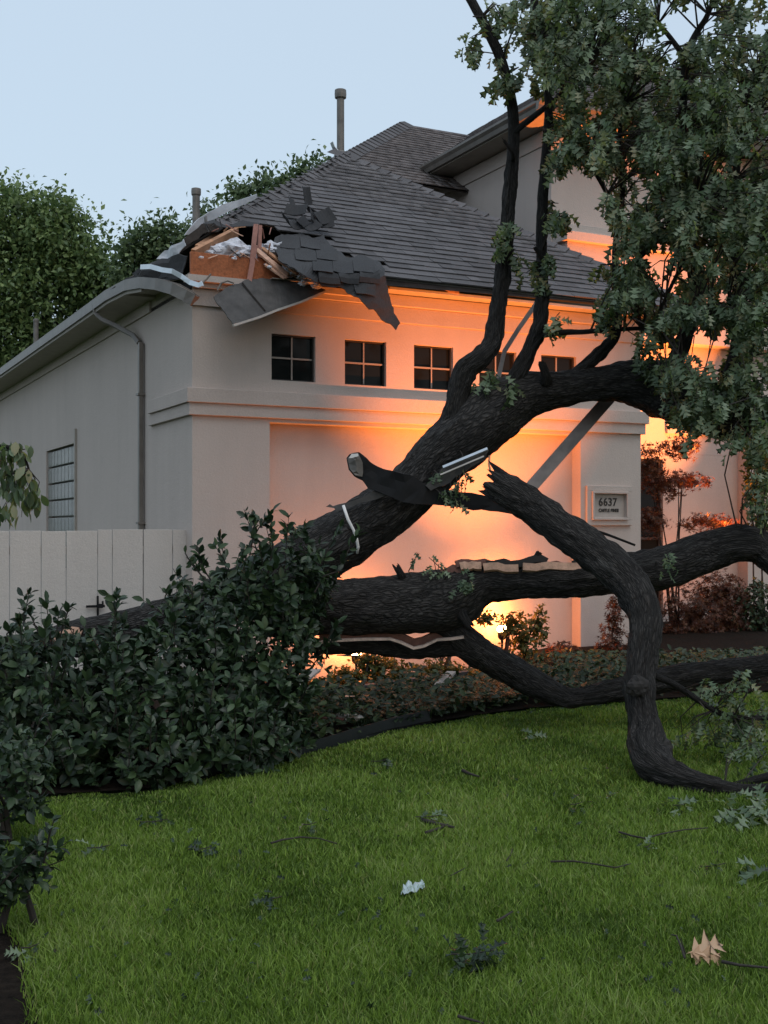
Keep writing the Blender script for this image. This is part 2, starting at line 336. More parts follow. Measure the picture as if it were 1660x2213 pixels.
def frames(A, N):
    A = A/np.maximum(np.linalg.norm(A, axis=1, keepdims=True), 1e-6)
    X = np.cross(A, N); X /= np.maximum(np.linalg.norm(X, axis=1, keepdims=True), 1e-6)
    return np.stack([X, A, np.cross(X, A)], axis=2)      # columns x,y,z
def scatter_mesh(name, T, pos, A, N, size, width=None):
    TV, TF = T; n = len(pos); Rm = frames(A, N)
    loc = TV[None] * size[:, None, None]
    if width is not None: loc = loc * np.stack([width, np.ones(n), np.ones(n)], 1)[:, None, :]
    V = np.einsum('nij,nkj->nki', Rm, loc) + pos[:, None, :]
    Fc = TF[None] + (np.arange(n)*len(TV))[:, None, None]
    return tri_mesh(name, V.reshape(-1, 3), Fc.reshape(-1, 3), np.repeat(rng.random(n), len(TV)))
TMESH = {}
def leaf_mesh(key, T, mat):
    if key not in TMESH:
        me = tri_mesh(key, T[0], T[1]); me.materials.append(mat); TMESH[key] = me
    return TMESH[key]
def foliage(par, T, key, mat, pos, A, N, size, nparts=300, name='foliage', leafname='leaf'):
    """nearest in-frame leaves become leaf objects, the rest one mesh"""
    pos, A, N, size = map(np.asarray, (pos, A, N, size))
    px = CXP + FPX*pos[:, 0]/pos[:, 1]; py = HYP - FPX*(pos[:, 2]-EYE)/pos[:, 1]
    inn = (px > 5) & (px < 1655) & (py > 5) & (py < 2208)
    key_ = np.where(inn, pos[:, 1] - 6*size, 1e9); order = np.argsort(key_)
    pick = [i for i in order[:nparts] if key_[i] < 1e8]
    rest = np.ones(len(pos), bool); rest[pick] = False
    if rest.any():
        me = scatter_mesh(name, T, pos[rest], A[rest], N[rest], size[rest]); me.materials.append(mat)
        o = link_mesh(name, me, None, par); o['kind'] = 'stuff'
    if len(pick):
        me = leaf_mesh(key, T, mat); Rm = frames(A[pick], N[pick])
        for k, i in enumerate(pick):
            o = bpy.data.objects.new(leafname, me); COL.objects.link(o)
            Mx = Matrix(Rm[k].tolist()).to_4x4() @ Matrix.Scale(float(size[i]), 4); Mx.translation = Vector(pos[i])
            o.matrix_local = Mx; adopt(o, par)
def unit(n):
    d = rng.normal(size=(n, 3)); return d/np.linalg.norm(d, axis=1, keepdims=True)

# ------------------------------------------------------------------ ground, planting bed, lawn
EDGE = [G(*p) for p in ((-420, 1700), (-120, 1726), (80, 1724), (300, 1712), (420, 1690), (560, 1657), (650, 1634), (760, 1602), (850, 1580), (950, 1562), (1050, 1546), (1150, 1533), (1340, 1520), (1660, 1496), (2100, 1470))]
def edge_y(x):
    for a, b in zip(EDGE[:-1], EDGE[1:]):
        if a.x <= x <= b.x: return a.y + (b.y-a.y)*(x-a.x)/(b.x-a.x)
    return EDGE[0].y if x < EDGE[0].x else EDGE[-1].y
LEFT = [(-1.02, 3.4), (-1.20, 4.15), (-1.42, 4.75), (-1.75, 5.4), (-2.3, 6.4), (-3.0, 7.6)]      # left bed's border with the lawn
def left_x(y):
    for a, b in zip(LEFT[:-1], LEFT[1:]):
        if a[1] <= y <= b[1]: return a[0] + (b[0]-a[0])*(y-a[1])/(b[1]-a[1])
    return LEFT[0][0] if y < LEFT[0][1] else -99
def sm(t): t = max(0.0, min(1.0, t)); return t*t*(3-2*t)
def bedz(x, y):                                           # the bed rises behind its edging, then falls away towards the house
    d = max(0.0, y - edge_y(x)); return 0.02 + 0.05*sm(d/0.6) - 0.25*sm((d-1.0)/2.6)*sm((2.4-x)/1.5)
mb = MB(); mb.quad((-400, -200, -0.4), (400, -200, -0.4), (400, 700, -0.4), (-400, 700, -0.4))
props(mb.build('ground', M['ground']), kind='structure')
mb = MB(); ee = [(-400, EDGE[0].y)] + [(e.x, e.y+0.02) for e in EDGE] + [(400, EDGE[-1].y)]
for a, b in zip(ee[:-1], ee[1:]): mb.quad((a[0], -200, 0), (b[0], -200, 0), (b[0], b[1], 0), (a[0], a[1], 0)); mb.quad((a[0], a[1], 0), (b[0], b[1], 0), (b[0], b[1], -0.4), (a[0], a[1], -0.4))
props(mb.build('lawn', M['ground']), kind='structure')
mb = MB()                                                # mulch bed with a lumpy surface
nx, ny = 110, 30; grid = []
for j in range(ny+1):
    for i in range(nx+1):
        x = EDGE[0].x + 0.01 + (EDGE[-1].x-EDGE[0].x-0.02)*i/nx; y0 = edge_y(x); t = (j/ny)**1.5; y = y0 + (22-y0)*t
        mb.v.append((x, y, bedz(x, y) + 0.03*noise.noise((x*3, y*3, 0)) * min(1, (y-y0)*4)))
for j in range(ny):
    for i in range(nx):
        a = j*(nx+1)+i; mb.f.append((a, a+1, a+nx+2, a+nx+1))
props(mb.build('planting_bed', M['soil'], smooth=True), kind='structure')
mb = MB(); lp = [(x, y) for x, y in LEFT]
for k in range(len(lp)-1):
    mb.quad((lp[k][0], lp[k][1], 0.012), (lp[k+1][0], lp[k+1][1], 0.012), (-6, lp[k+1][1], 0.03), (-6, lp[k][1], 0.03))
props(mb.build('side_planting_bed', M['soil']), kind='structure')
# steel edging strips
def edging(path, h, label):
    mb = MB(); mb.sweep(path, [(-0.006, -0.03), (0.006, -0.03), (0.006, h), (-0.006, h)])
    return props(mb.build('garden_edging', M['edging']), label, 'edging')
ep = []
for a, b in zip(EDGE[4:9], EDGE[5:10]):
    for t in np.linspace(0, 1, 6)[:-1]: p = a.lerp(b, t); ep.append((p.x, p.y + 0.03 + 0.025*math.sin(p.x*4), 0.02 + 0.018*math.sin(p.x*2.3)))
edging(ep, 0.085, 'low black edging strip between the back planting bed and the lawn')
edging([(-1.24 + 0.0*k, 3.4, 0.02) if k == 0 else (-1.02 - 0.06 - 0.10*k**1.15, 3.4 + 0.19*k, 0.02) for k in range(6)], 0.075, 'short black edging strip in the lower left corner of the lawn')

# grass blades
def grass():
    N = 720000
    Y = 3.45 + (13.2-3.45)*rng.random(N)**1.25; half = 0.335*Y + 1.2
    X = (rng.random(N)*2-1)*half
    dens = np.clip(5.2/Y, 0.25, 1.0); keep = rng.random(N) < dens
    ey = np.interp(X, [p.x for p in EDGE], [p.y for p in EDGE])
    lx = np.interp(Y, [p[1] for p in LEFT], [p[0] for p in LEFT], right=-99)
    wob = 0.05*np.sin(X*9) + 0.04*np.sin(X*23+1)
    keep &= (Y < ey - 0.02 + wob) & (X > lx - 0.05 + 0.12*rng.random(N))
    X, Y = X[keep], Y[keep]; n = len(X)
    patch = np.array([noise.noise((x*1.1, y*1.1, 3.0)) + 0.5*noise.noise((x*4, y*4, 9.0)) for x, y in zip(X, Y)])
    h = (0.036 + 0.028*rng.random(n)) * (1 + 0.35*patch) ; h *= np.where(rng.random(n) < 0.05, 1.45, 1.0)
    eb = np.clip((np.interp(X, [p.x for p in EDGE], [p.y for p in EDGE]) - Y)/0.5, 0.35, 1); h *= eb
    w = (0.0022 + 0.0014*rng.random(n)) * np.clip(Y/5.0, 1, 2.2)
    ang = rng.random(n)*2*np.pi; lean = (0.15 + 0.75*rng.random(n)**1.5)
    d = np.stack([np.cos(ang), np.sin(ang)], 1); fa = rng.random(n)*2*np.pi
    s = np.stack([np.cos(fa), np.sin(fa), np.zeros(n)], 1)
    b = np.stack([X, Y, np.zeros(n)], 1)
    def at(t, wt):
        c = b.copy(); c[:, :2] += d*(h*lean*t*t)[:, None]; c[:, 2] += h*(t - 0.28*lean*t*t)
        return c - s*(w*wt)[:, None], c + s*(w*wt)[:, None]
    a0, a1 = at(0.0, 1.0); b0, b1 = at(0.5, 0.85); c0, _ = at(1.0, 0.0)
    V = np.stack([a0, a1, b0, b1, c0], 1).reshape(-1, 3)
    F0 = np.array([(0, 1, 3), (0, 3, 2), (2, 3, 4)]); Fc = (F0[None] + (np.arange(n)*5)[:, None, None]).reshape(-1, 3)
    r = np.clip(0.40 + 0.33*rng.normal(size=n) + 0.6*patch - 0.12*np.clip((Y-7)/5, 0, 1), 0, 0.96); r = np.where(rng.random(n) < 0.04, 0.99, r)
    me = tri_mesh('grass', V, Fc, np.repeat(r, 5)); return me
gm = grass(); gm.materials.append(None)
def grassmat():                                          # same shader but without the object-random term, so the patches read
    m = M['grass']; nt = m.node_tree
    for n in nt.nodes:
        if n.type == 'MATH' and n.operation == 'ADD':
            for l in list(n.inputs[1].links): nt.links.remove(l)
            n.inputs[1].default_value = 0.0
    return m
gm.materials[0] = grassmat()
props(link_mesh('lawn_grass', gm, None), 'green lawn grass scattered with storm debris', 'grass', kind='stuff')

# ------------------------------------------------------------------ the house
house = thing('house', HO, 'beige stucco house with grey shingled roof torn open at the near corner', 'house', rz=HA)
def HP(mb, name, mat, par=None, **kw): return mb.build(name, mat, par or house, local=True, **kw)
WALL_TOP, ZE, OVF, OVL, TAN = 4.66, 4.79, 0.35, 0.45, 0.678
US = 6.56; UEND = 7.40; SA = 4.2; APEX = Vector((-OVL+SA, -OVF+SA, ZE+TAN*SA))
V2, U2 = 3.0, 7.1                                        # second storey: front plane, left plane
fp = lambda a, d, z: (a, d, z)
wins = [(0.989+0.972*k, 0.989+0.972*k+0.575, 3.485, 4.045) for k in range(5)]
REC = (0.966, 5.526, -0.45, 2.975)
HP(wall(MB(), (0, US, -0.45, WALL_TOP), wins + [REC], fp, 0.24), 'front_wall', M['stucco'])
HP(MB().box(REC[0]-0.1, REC[1]+0.1, 0.20, 0.32, -0.45, 3.1), 'recessed_panel', M['stucco'])
HP(wall(MB(), (0.24, 20, -0.45, WALL_TOP), [(6.40, 8.74, 1.0, 3.095)], lambda a, d, z: (0.0+d, a, z), 0.24), 'side_wall', M['stucco'])
HP(MB().box(US-0.24, US, 0.24, V2, -0.1, WALL_TOP), 'return_wall', M['stucco'])
# belt course: two stacked bands that return round the corner
def band(name, z0, z1, out, ret, u1):
    mb = MB(); mb.box(-out, u1+out, -out, 0.02, z0, z1); mb.box(-out, 0.02, 0.0205, ret, z0+0.0005, z1-0.0005)
    return HP(mb, name, M['trim'], bevel=0.006)
band('belt_course', 3.165, 3.335, 0.085, 1.62, US); band('belt_course', 3.02, 3.1645, 0.05, 1.73, US)
HP(MB().box(-0.004, US+0.004, -0.03, 0.03, 4.30, 4.50), 'cornice_band', M['trim'], bevel=0.005)
HP(MB().box(-0.008, US+0.02, -0.09, 0.03, 4.5005, 4.64), 'cornice_band', M['trim'], bevel=0.005)
# the five small windows
for (a, b, c, d) in wins:
    f = MB()
    for q in ((a, b, c, c+0.02), (a, b, d-0.02, d), (a, a+0.02, c+0.02, d-0.02), (b-0.02, b, c+0.02, d-0.02)): f.box(q[0]+.001, q[1]-.001, 0.05, 0.10, q[2]+.001, q[3]-.001)
    w = HP(f, 'window', M['frame'])
    m2 = MB(); mu, mz = (a+b)/2, (c+d)/2; m2.box(mu-0.008, mu+0.008, 0.058, 0.075, c+0.02, d-0.02); m2.box(a+0.02, b-0.02, 0.060, 0.077, mz-0.010, mz+0.010)
    HP(m2, 'muntin', M['muntin'], w)
    for i, (p, q) in enumerate(((a+0.02, mu-0.008), (mu+0.008, b-0.02))):
        for (r, t) in ((c+0.02, mz-0.01), (mz+0.01, d-0.02)):
            e = random.uniform(-0.004, 0.004); g = MB(); g.quad((p, 0.08+e, r), (q, 0.08-e, r), (q, 0.083-e, t), (p, 0.083+e, t)); HP(g, 'pane', M['glass'], w)
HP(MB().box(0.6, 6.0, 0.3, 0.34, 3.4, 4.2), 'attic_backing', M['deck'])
# glass block window in the side wall
gw = HP(MB().box(0.02, 0.20, 6.30, 6.40-0.001, 1.0, 3.3), 'window', M['soffit'])
gw['label'] = 'tall glass block window in the side wall'
HP(MB().box(0.14, 0.2, 6.41, 8.73, 1.0, 3.09), 'mortar', M['drip'], gw)
bm_ = MB().box(0.03, 0.139, 0.0, 0.272, 0.0, 0.272); blk = bm_.mesh('glass_block'); blk.materials.append(M['block'])
for i in range(8):
    for j in range(7):
        o = bpy.data.objects.new('glass_block', blk); COL.objects.link(o); o.parent = gw; o.location = (0, 6.418+0.29*i, 1.0+0.297*j+0.012)
        md = o.modifiers.new('bevel', 'BEVEL'); md.width = 0.012; md.segments = 2
HP(MB().box(-0.035, 0.0, 6.17, 6.25, 0.5, 3.32), 'window_trim', M['soffit'])
# left eave: soffit, fascia, gutter (bent down at the broken corner), downspout
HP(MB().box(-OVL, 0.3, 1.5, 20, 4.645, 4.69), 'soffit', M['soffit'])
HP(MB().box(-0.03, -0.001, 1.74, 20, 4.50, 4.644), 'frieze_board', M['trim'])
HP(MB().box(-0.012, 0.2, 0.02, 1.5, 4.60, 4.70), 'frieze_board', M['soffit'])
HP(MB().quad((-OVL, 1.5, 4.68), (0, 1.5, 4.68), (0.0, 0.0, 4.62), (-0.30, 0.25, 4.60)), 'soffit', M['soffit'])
gp = [Vector((-OVL-0.05, 20, 4.76)), Vector((-OVL-0.05, 8, 4.755)), Vector((-OVL-0.05, 3.2, 4.75)), Vector((-OVL-0.05, 2.2, 4.755))]
for q, dd in (((268, 618), 0.4), ((300, 612), 0.36), ((335, 615), 0.3), ((370, 625), 0.22), ((400, 640), 0.12), ((417, 650), 0.05)): gp.append(hu(q[0], q[1]-2, -0.07-dd))
prof = [(0.0, -0.07), (-0.045, -0.07), (-0.06, -0.02), (-0.105, 0.03), (-0.105, 0.065), (-0.085, 0.065), (-0.085, 0.055), (-0.02, 0.055), (-0.02, 0.065), (0.0, 0.065)]
gut = HP(MB().sweep([p.copy() for p in gp][::-1], [(-x, y) for x, y in prof]), 'gutter', M['gutter']); gut['label'] = 'side eave gutter buckled and sagging at the broken corner'
HP(MB().sweep([p + Vector((0.052, 0, 0.0)) for p in gp[:6]], [(-0.02, -0.11), (0.02, -0.11), (0.02, 0.06), (-0.02, 0.06)]), 'fascia', M['soffit'])
ds = MB(); sq = [(-0.04, -0.03), (0.04, -0.03), (0.04, 0.03), (-0.04, 0.03)]
ds.sweep([hu(205, 668, -OVL-0.02) + Vector((0, 0, 0.06)), hu(207, 678, -OVL-0.01), hu(222, 692, -OVL+0.06), hu(250, 704, -0.25), hu(290, 726, -0.08), hu(302, 742, -0.05)], sq, up=(0.3, 0.2, 1))
pb = hu(304, 740, -0.05); ds.sweep([(pb.x, pb.y, pb.z), (pb.x, pb.y, 0.1)], sq, up=(1, 0, 0))
HP(ds, 'downspout', M['gutter'], bevel=0.008)
for z in (3.45, 1.75): HP(MB().box(pb.x-0.05, 0.0, pb.y-0.06, pb.y+0.06, z, z+0.03), 'downspout_strap', M['gutter'])
# front eave: fascia board, soffit, drip edge
HP(MB().box(2.35, UEND-0.02, -OVF+0.0, -OVF+0.03, 4.655, 4.785), 'fascia', M['fascia'])
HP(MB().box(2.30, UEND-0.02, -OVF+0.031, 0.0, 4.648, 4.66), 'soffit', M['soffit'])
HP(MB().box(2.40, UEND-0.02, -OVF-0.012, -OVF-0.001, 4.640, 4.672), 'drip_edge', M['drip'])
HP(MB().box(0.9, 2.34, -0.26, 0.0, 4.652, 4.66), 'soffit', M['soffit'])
for q in ((952, 622, 968, 627), (968, 629, 992, 633), (1155, 655, 1162, 664)):
    HP(MB().beam(hv(q[0], q[1], -OVF-0.015), hv(q[2], q[3], -OVF-0.02), 0.012, 0.025), 'splinter', M['splinter'])

# roof -------------------------------------------------------------------------------
def froof(px, py, off=0.0):                               # pixel -> point on the garage's front roof plane
    n = Vector((0, -TAN, 1)).normalized(); return hplane(px, py, n, Vector((0, -OVF, ZE)) + n*off)
def sheet_px(poly, mapfn, thick=0.01, cuts=3):
    """an irregular sheet: outline in pixels, every vertex mapped to its own place, with thickness"""
    bm = bmesh.new(); vs = [bm.verts.new((x, y, 0)) for x, y in poly]; f = bm.faces.new(vs)
    bmesh.ops.triangulate(bm, faces=[f]); bmesh.ops.subdivide_edges(bm, edges=bm.edges[:], cuts=cuts, use_grid_fill=True)
    bmesh.ops.triangulate(bm, faces=bm.faces[:])
    for v in bm.verts: v.co = mapfn(v.co.x, v.co.y)
    bm.normal_update(); bmesh.ops.recalc_face_normals(bm, faces=bm.faces)
    bm.normal_update(); bm.verts.index_update(); vs = list(bm.verts); fl = [[v.index for v in f.verts] for f in bm.faces]
    bd = [(e.verts[0].index, e.verts[1].index) for e in bm.edges if len(e.link_faces) == 1]
    k = len(vs); V = [tuple(v.co) for v in vs] + [tuple(v.co - v.normal*thick) for v in vs]; bm.free()
    me = bpy.data.meshes.new('sheet'); me.from_pydata(V, [], fl + [[i+k for i in f[::-1]] for f in fl] + [(a, b, b+k, a+k) for a, b in bd]); me.update()
    return me
def slab(pts, n, thick):                                  # polygonal slab
    me = bpy.data.meshes.new('slab'); bm = bmesh.new(); k = len(pts); n = Vector(n).normalized()
    top = [bm.verts.new(q) for q in pts]; bot = [bm.verts.new(Vector(q)-n*thick) for q in pts]
    fs_ = [bm.faces.new(top), bm.faces.new(bot[::-1])]
    for i in range(k): bm.faces.new((top[i], bot[i], bot[(i+1) % k], top[(i+1) % k]))
    bmesh.ops.triangulate(bm, faces=fs_); bmesh.ops.recalc_face_normals(bm, faces=bm.faces); bm.to_mesh(me); bm.free(); return me
hipL = lambda s: Vector((-OVL+s, -OVF+s, ZE+TAN*s))
hipR = lambda s: Vector((UEND-(UEND-APEX.x)*s/SA, -OVF+s, ZE+TAN*s))
fn = Vector((0, -TAN, 1)).normalized()
HOLE = [(440, 492), (500, 486), (560, 484), (604, 497), (625, 535), (690, 596), (742, 609)]
def down(p, d=0.03): return p - fn*d
deckpts = [down(APEX)] + [down(hipL(s)) for s in (3.0, 1.8, 0.75)] + [froof(x, y, -0.03) for x, y in HOLE] + [Vector((2.0, -OVF, ZE))-fn*0.03, Vector((UEND, -OVF, ZE))-fn*0.03, down(hipR(2.1))]
roof = link_mesh('roof', slab(deckpts, fn, 0.02), M['deck'], house, True)
def tilt(off=0.02): return off
# left plane (torn at the corner) and right plane of the wing, both running back
ln = Vector((-TAN, 0, 1)).normalized()
lp_ = [APEX, hipL(3.0), hipL(1.8), hipL(0.9), Vector((0.22, 1.1, ZE+TAN*0.67)), Vector((-0.02, 1.5, ZE+TAN*0.43)), Vector((-OVL, 1.75, ZE)), Vector((-OVL, 20, ZE)), Vector((APEX.x, 20, APEX.z))]
link_mesh('side_deck', slab([p - ln*0.03 for p in lp_], ln, 0.02), M['deck'], roof, True)
link_mesh('side_deck', slab([p - Vector((0, 0, 0.03)) for p in (APEX, hipR(2.1), hipR(0), Vector((UEND, 20, ZE)), Vector((APEX.x, 20, APEX.z)))], ln, 0.02), M['deck'], roof, True)

# shingles: tapered tabs in overlapping courses
EXPO = 0.172
WV = [0.17, 0.22, 0.27, 0.33]
def shingle_mesh(w, t=0.016, L=0.24):
    mb = MB(); i = 0
    mb.v = [(0,0,0.004),(w,0,0.004),(w,L,-0.004),(0,L,-0.004),(0,0,t+0.004),(w,0,t+0.004),(w,L,0.001),(0,L,0.001)]
    mb.f = [(0,3,2,1),(4,5,6,7),(0,1,5,4),(1,2,6,5),(2,3,7,6),(3,0,4,7)]
    return mb
SH = {}
for w in WV:
    for t in (0.014, 0.020): me = shingle_mesh(w-0.004, t).mesh('shingle'); me.materials.append(M['shingle']); SH[(w, t)] = me
def courses(o, du, ds_, n, length, lim, skip=None, expo=EXPO):
    """list of (matrix, width, thickness); lim(s) -> (a0,a1) along du at slope distance s"""
    res = []; k = 0; s = 0.0
    while s < length:
        a0, a1 = lim(s); a = a0 - random.uniform(0, 0.2) ; 
        while a < a1:
            w = random.choice(WV)
            if a < a0: a = a0
            fit = [q for q in WV if a+q <= a1+0.03]
            if not fit: break
            if w not in fit: w = fit[-1]
            c = a + w/2
            if True:
                p = o + du*a + ds_*(s + random.uniform(-0.002, 0.002)) + n*random.uniform(0, 0.002)
                if not (skip and skip(o + du*c + ds_*(s+0.06))):
                    Mx = Matrix((du, ds_, n)).transposed().to_4x4(); Mx.translation = p
                    res.append((Mx, w, 0.020 if random.random() < 0.45 else 0.014))
            a += w
        s += expo
    return res
def inpoly(x, y, poly):
    c = False; j = len(poly)-1
    for i in range(len(poly)):
        if (poly[i][1] > y) != (poly[j][1] > y) and x < (poly[j][0]-poly[i][0])*(y-poly[i][1])/(poly[j][1]-poly[i][1])+poly[i][0]: c = not c
        j = i
    return c
def pix(h):                                               # house-local point -> photo pixel
    w = toW(*h); return CXP+FPX*w.x/w.y, HYP-FPX*(w.z-EYE)/w.y
HOLEPOLY = [(340, 520), (395, 520)] + HOLE + [(742, 640), (380, 660)]
TEARPOLY = [(596, 500), (700, 512), (745, 552), (815, 566), (842, 640), (600, 640)]
def skipf(p):
    x, y = pix(p); return inpoly(x, y, HOLEPOLY) or inpoly(x, y, TEARPOLY)
cosp = 1/math.sqrt(1+TAN*TAN); sinp = TAN*cosp
fs = courses(Vector((0, -OVF-0.03, ZE-0.02)), Vector((1, 0, 0)), Vector((0, cosp, sinp)), fn, SA/cosp+0.02,
             lambda s: (-OVL+s*cosp, UEND-(UEND-APEX.x)*s*cosp/SA), skipf)
def cdist(m): return (m.translation - EYEH).length
fs.sort(key=lambda e: cdist(e[0]))
ind, rest = fs[:300], fs[300:]
for Mx, w, t in ind:
    o = bpy.data.objects.new('shingle', SH[(w, t)]); COL.objects.link(o); o.parent = roof; o.matrix_local = Mx
def joined_shingles(name, lst, mat, par):
    V = []; Fc = []; rv = []
    for Mx, w, t in lst:
        b = shingle_mesh(w-0.004, t); i = len(V); V += [tuple(Mx @ Vector(v)) for v in b.v]; r = random.random(); rv += [r]*8
        for f in b.f: Fc += [(f[0]+i, f[1]+i, f[2]+i), (f[0]+i, f[2]+i, f[3]+i)]
    me = tri_mesh(name, np.array(V), np.array(Fc), np.array(rv)); me.materials.append(mat)
    o = link_mesh(name, me, None, par, True); o['kind'] = 'stuff'; return o
lskip = lambda p: p.y < 1.75 - 0.55*(p.z-ZE)/TAN*1.2 and p.z < ZE+TAN*0.95
ls = courses(Vector((-OVL-0.03, 0, ZE-0.02)), Vector((0, -1, 0)), Vector((cosp, 0, sinp)), ln, SA/cosp, lambda s: (-9.0, OVF-s*cosp), lskip)
joined_shingles('shingle_field', rest + ls, M['shingle'], roof)
# hip caps
capm = MB(); capm.v = [(-0.13,0,-0.075),(0,0,0.02),(0.13,0,-0.075),(-0.13,0.30,-0.08),(0,0.30,0.008),(0.13,0.30,-0.08),(-0.13,0,-0.06),(0,0,0.036),(0.13,0,-0.06)]
capm.f = [(6,7,4,3),(7,8,5,4),(0,1,7,6),(1,2,8,7)]
capme = capm.mesh('hip_cap'); capme.materials.append(M['shingle'])
def caps(p0, p1):
    d = (p1-p0); L = d.length; d.normalize(); x = d.cross(Vector((0, 0, 1))).normalized(); z = x.cross(d)
    Mx = Matrix((x, d, z)).transposed().to_4x4(); s = 0
    while s < L:
        o = bpy.data.objects.new('hip_cap', capme); COL.objects.link(o); o.parent = roof
        q = Mx.copy(); q.translation = p0 + d*s + z*(0.012+random.uniform(-.004, .006)); o.matrix_local = q @ Matrix.Rotation(random.uniform(-.04, .04), 4, 'Z') @ Matrix.Diagonal((1.3, 1, 1.2, 1)); s += 0.2
caps(hipL(0.95), APEX); caps(hipR(0.0), APEX)
# vent pipes on the roof
def vent(px, ytop, ybot, v, r, rc, hc):
    a, b = hv(px, ytop, v), hv(px, ybot, v)
    o = HP(MB().lathe((b.x, b.y, b.z-0.5), [(r, 0), (r, a.z-b.z+0.5-hc*0.5)], 16), 'vent_pipe', M['pipe'], smooth=False)
    HP(MB().lathe((b.x, b.y, a.z-hc), [(r*1.02, -0.02), (rc, 0.0), (rc*1.04, hc*0.5), (rc, hc), (rc*0.6, hc+0.01)], 16), 'cap', M['pipe'], o)
    return b
vb = vent(736, 195, 332, 4.6, 0.062, 0.095, 0.13)
HP(MB().lathe((vb.x, vb.y, vb.z-0.12), [(0.2, 0), (0.12, 0.06), (0.075, 0.16)], 14), 'pipe_flashing', M['pipe'])
fl = MB(); q0 = hv(727, 330, 4.5)
pts = [q0 + Vector((0.10, 0, -0.02)), q0 + Vector((0.02, 0, 0.02)), q0 + Vector((-0.05, 0, 0.08)), q0 + Vector((-0.085, 0, 0.16))]
fl.sweep(pts, [(-0.05, -0.006), (0.05, -0.006), (0.05, 0.006), (-0.05, 0.006)], up=(0.3, 0, 1)); HP(fl, 'bent_flashing', M['silver'])
vent(424, 408, 500, 5.5, 0.062, 0.078, 0.10); vent(78, 690, 760, 11.0, 0.05, 0.055, 0.05)

# torn opening: framing, board, insulation, hanging roofing ------------------------------
def part_px(name, p0, p1, w, h, mat, rag=0.03, up=(0, -0.6, 1)):
    return HP(MB().beam(p0, p1, w, h, up, rag), name, mat)
HP(MB().box(0.0, US, 0.0, 6, 4.50, 4.55), 'ceiling', M['deck'])
bd = hv(411, 552, -0.10); bd2 = hv(600, 604, -0.10)
o = HP(MB().box(-0.06, bd2.x+0.02, -0.13, -0.09, 4.635, 4.90), 'rim_board', M['osb'], bevel=0.004); o['label'] = 'exposed orange brown board along the torn eave'
HP(MB().box(-0.10, 2.3, -0.16, 0.01, 4.56, 4.632), 'top_plate', M['trim'])
part_px('rafter', hv(510, 502, 0.55), hv(420, 549, -0.06), 0.05, 0.13, M['lumber'], 0.06)
part_px('rafter', hv(470, 512, 0.9), hv(425, 540, 0.25), 0.05, 0.12, M['lumber'])
part_px('broken_rafter', hv(553, 488, -0.02), hv(545, 560, -0.16), 0.055, 0.045, M['redlumber'], 0.05)
part_px('broken_rafter', hv(551, 535, -0.17), hv(536, 624, -0.22), 0.06, 0.04, M['redlumber'], 0.05)
part_px('rafter', hv(562, 492, 0.15), hv(560, 556, 0.05), 0.04, 0.06, M['redlumber'])
part_px('broken_board', hv(560, 545, -0.12), hv(618, 592, -0.26), 0.11, 0.022, M['splinter'], 0.06)
part_px('broken_board', hv(572, 540, -0.05), hv(640, 590, -0.24), 0.07, 0.02, M['lumber'], 0.08)
part_px('broken_board', hv(580, 575, -0.2), hv(612, 597, -0.3), 0.09, 0.02, M['splinter'], 0.08)
part_px('rafter', hv(640, 520, 0.6), hv(610, 590, -0.1), 0.05, 0.12, M['lumber'])
o = HP(MB().beam(froof(536, 482, -0.03), froof(600, 492, -0.03), 0.03, 0.02, (0, 0, 1), 0.03), 'splinter', M['splinter'])
def blob(name, c, r, mat, par, n=3, amp=0.35, sq=(1, 1, 1), local=True):
    bm = bmesh.new(); bmesh.ops.create_icosphere(bm, subdivisions=n, radius=1); sd_ = random.uniform(0, 99)
    for v in bm.verts:
        k = 1 + amp*(noise.noise(v.co*2.2 + Vector((sd_, 0, 0))) + 0.5*noise.noise(v.co*5 + Vector((0, sd_, 0))))
        v.co = Vector((v.co.x*sq[0], v.co.y*sq[1], v.co.z*sq[2]))*k*r + Vector(c)
    me = bpy.data.meshes.new(name); bm.to_mesh(me); bm.free(); return link_mesh(name, me, mat, par, local)
for (x, y, v, r) in ((470, 548, 0.18, 0.13), (505, 545, 0.15, 0.17), (530, 548, 0.1, 0.13), (448, 550, 0.12, 0.08), (590, 538, 0.2, 0.12), (632, 583, -0.16, 0.10), (664, 598, -0.22, 0.09), (690, 606, -0.27, 0.07), (655, 612, -0.33, 0.045), (684, 618, -0.36, 0.05), (588, 540, 0.0, 0.05)):
    blob('insulation', hv(x, y, v), r, M['insul'], house, 3, 0.6, (1.2, 0.8, 0.7))
def crumple(a): return lambda x, y: Vector((a*noise.noise((x*.03, y*.03, 1)), a*noise.noise((x*.03, y*.03, 7)), a*noise.noise((x*.03, y*.03, 13))))
def hang(x, y, bulge=0.05):                               # follows the roof, then drops over the eave
    y0 = 586.0 + 0.045*(x-600)
    if y < y0: return froof(x, y, 0.05 + bulge*sm(1-(y0-y)/60.0) + 0.02*math.sin(x*0.05))
    e = froof(x, y0, 0.05 + bulge + 0.02*math.sin(x*0.05)); return hv(x, y, e.y - 0.0006*(y-y0))
T1 = [(589, 532), (597, 515), (607, 507), (628, 510), (650, 503), (675, 512), (700, 507), (708, 520), (712, 532), (726, 541), (741, 548), (757, 558), (772, 555), (786, 556), (805, 559), (823, 562), (829, 586), (835, 610), (841, 634), (847, 659), (856, 680), (864, 698), (855, 711), (842, 700), (827, 692), (812, 672), (800, 668), (782, 651), (762, 640), (737, 622), (712, 618), (683, 610), (662, 600), (638, 585), (620, 570), (601, 560)]
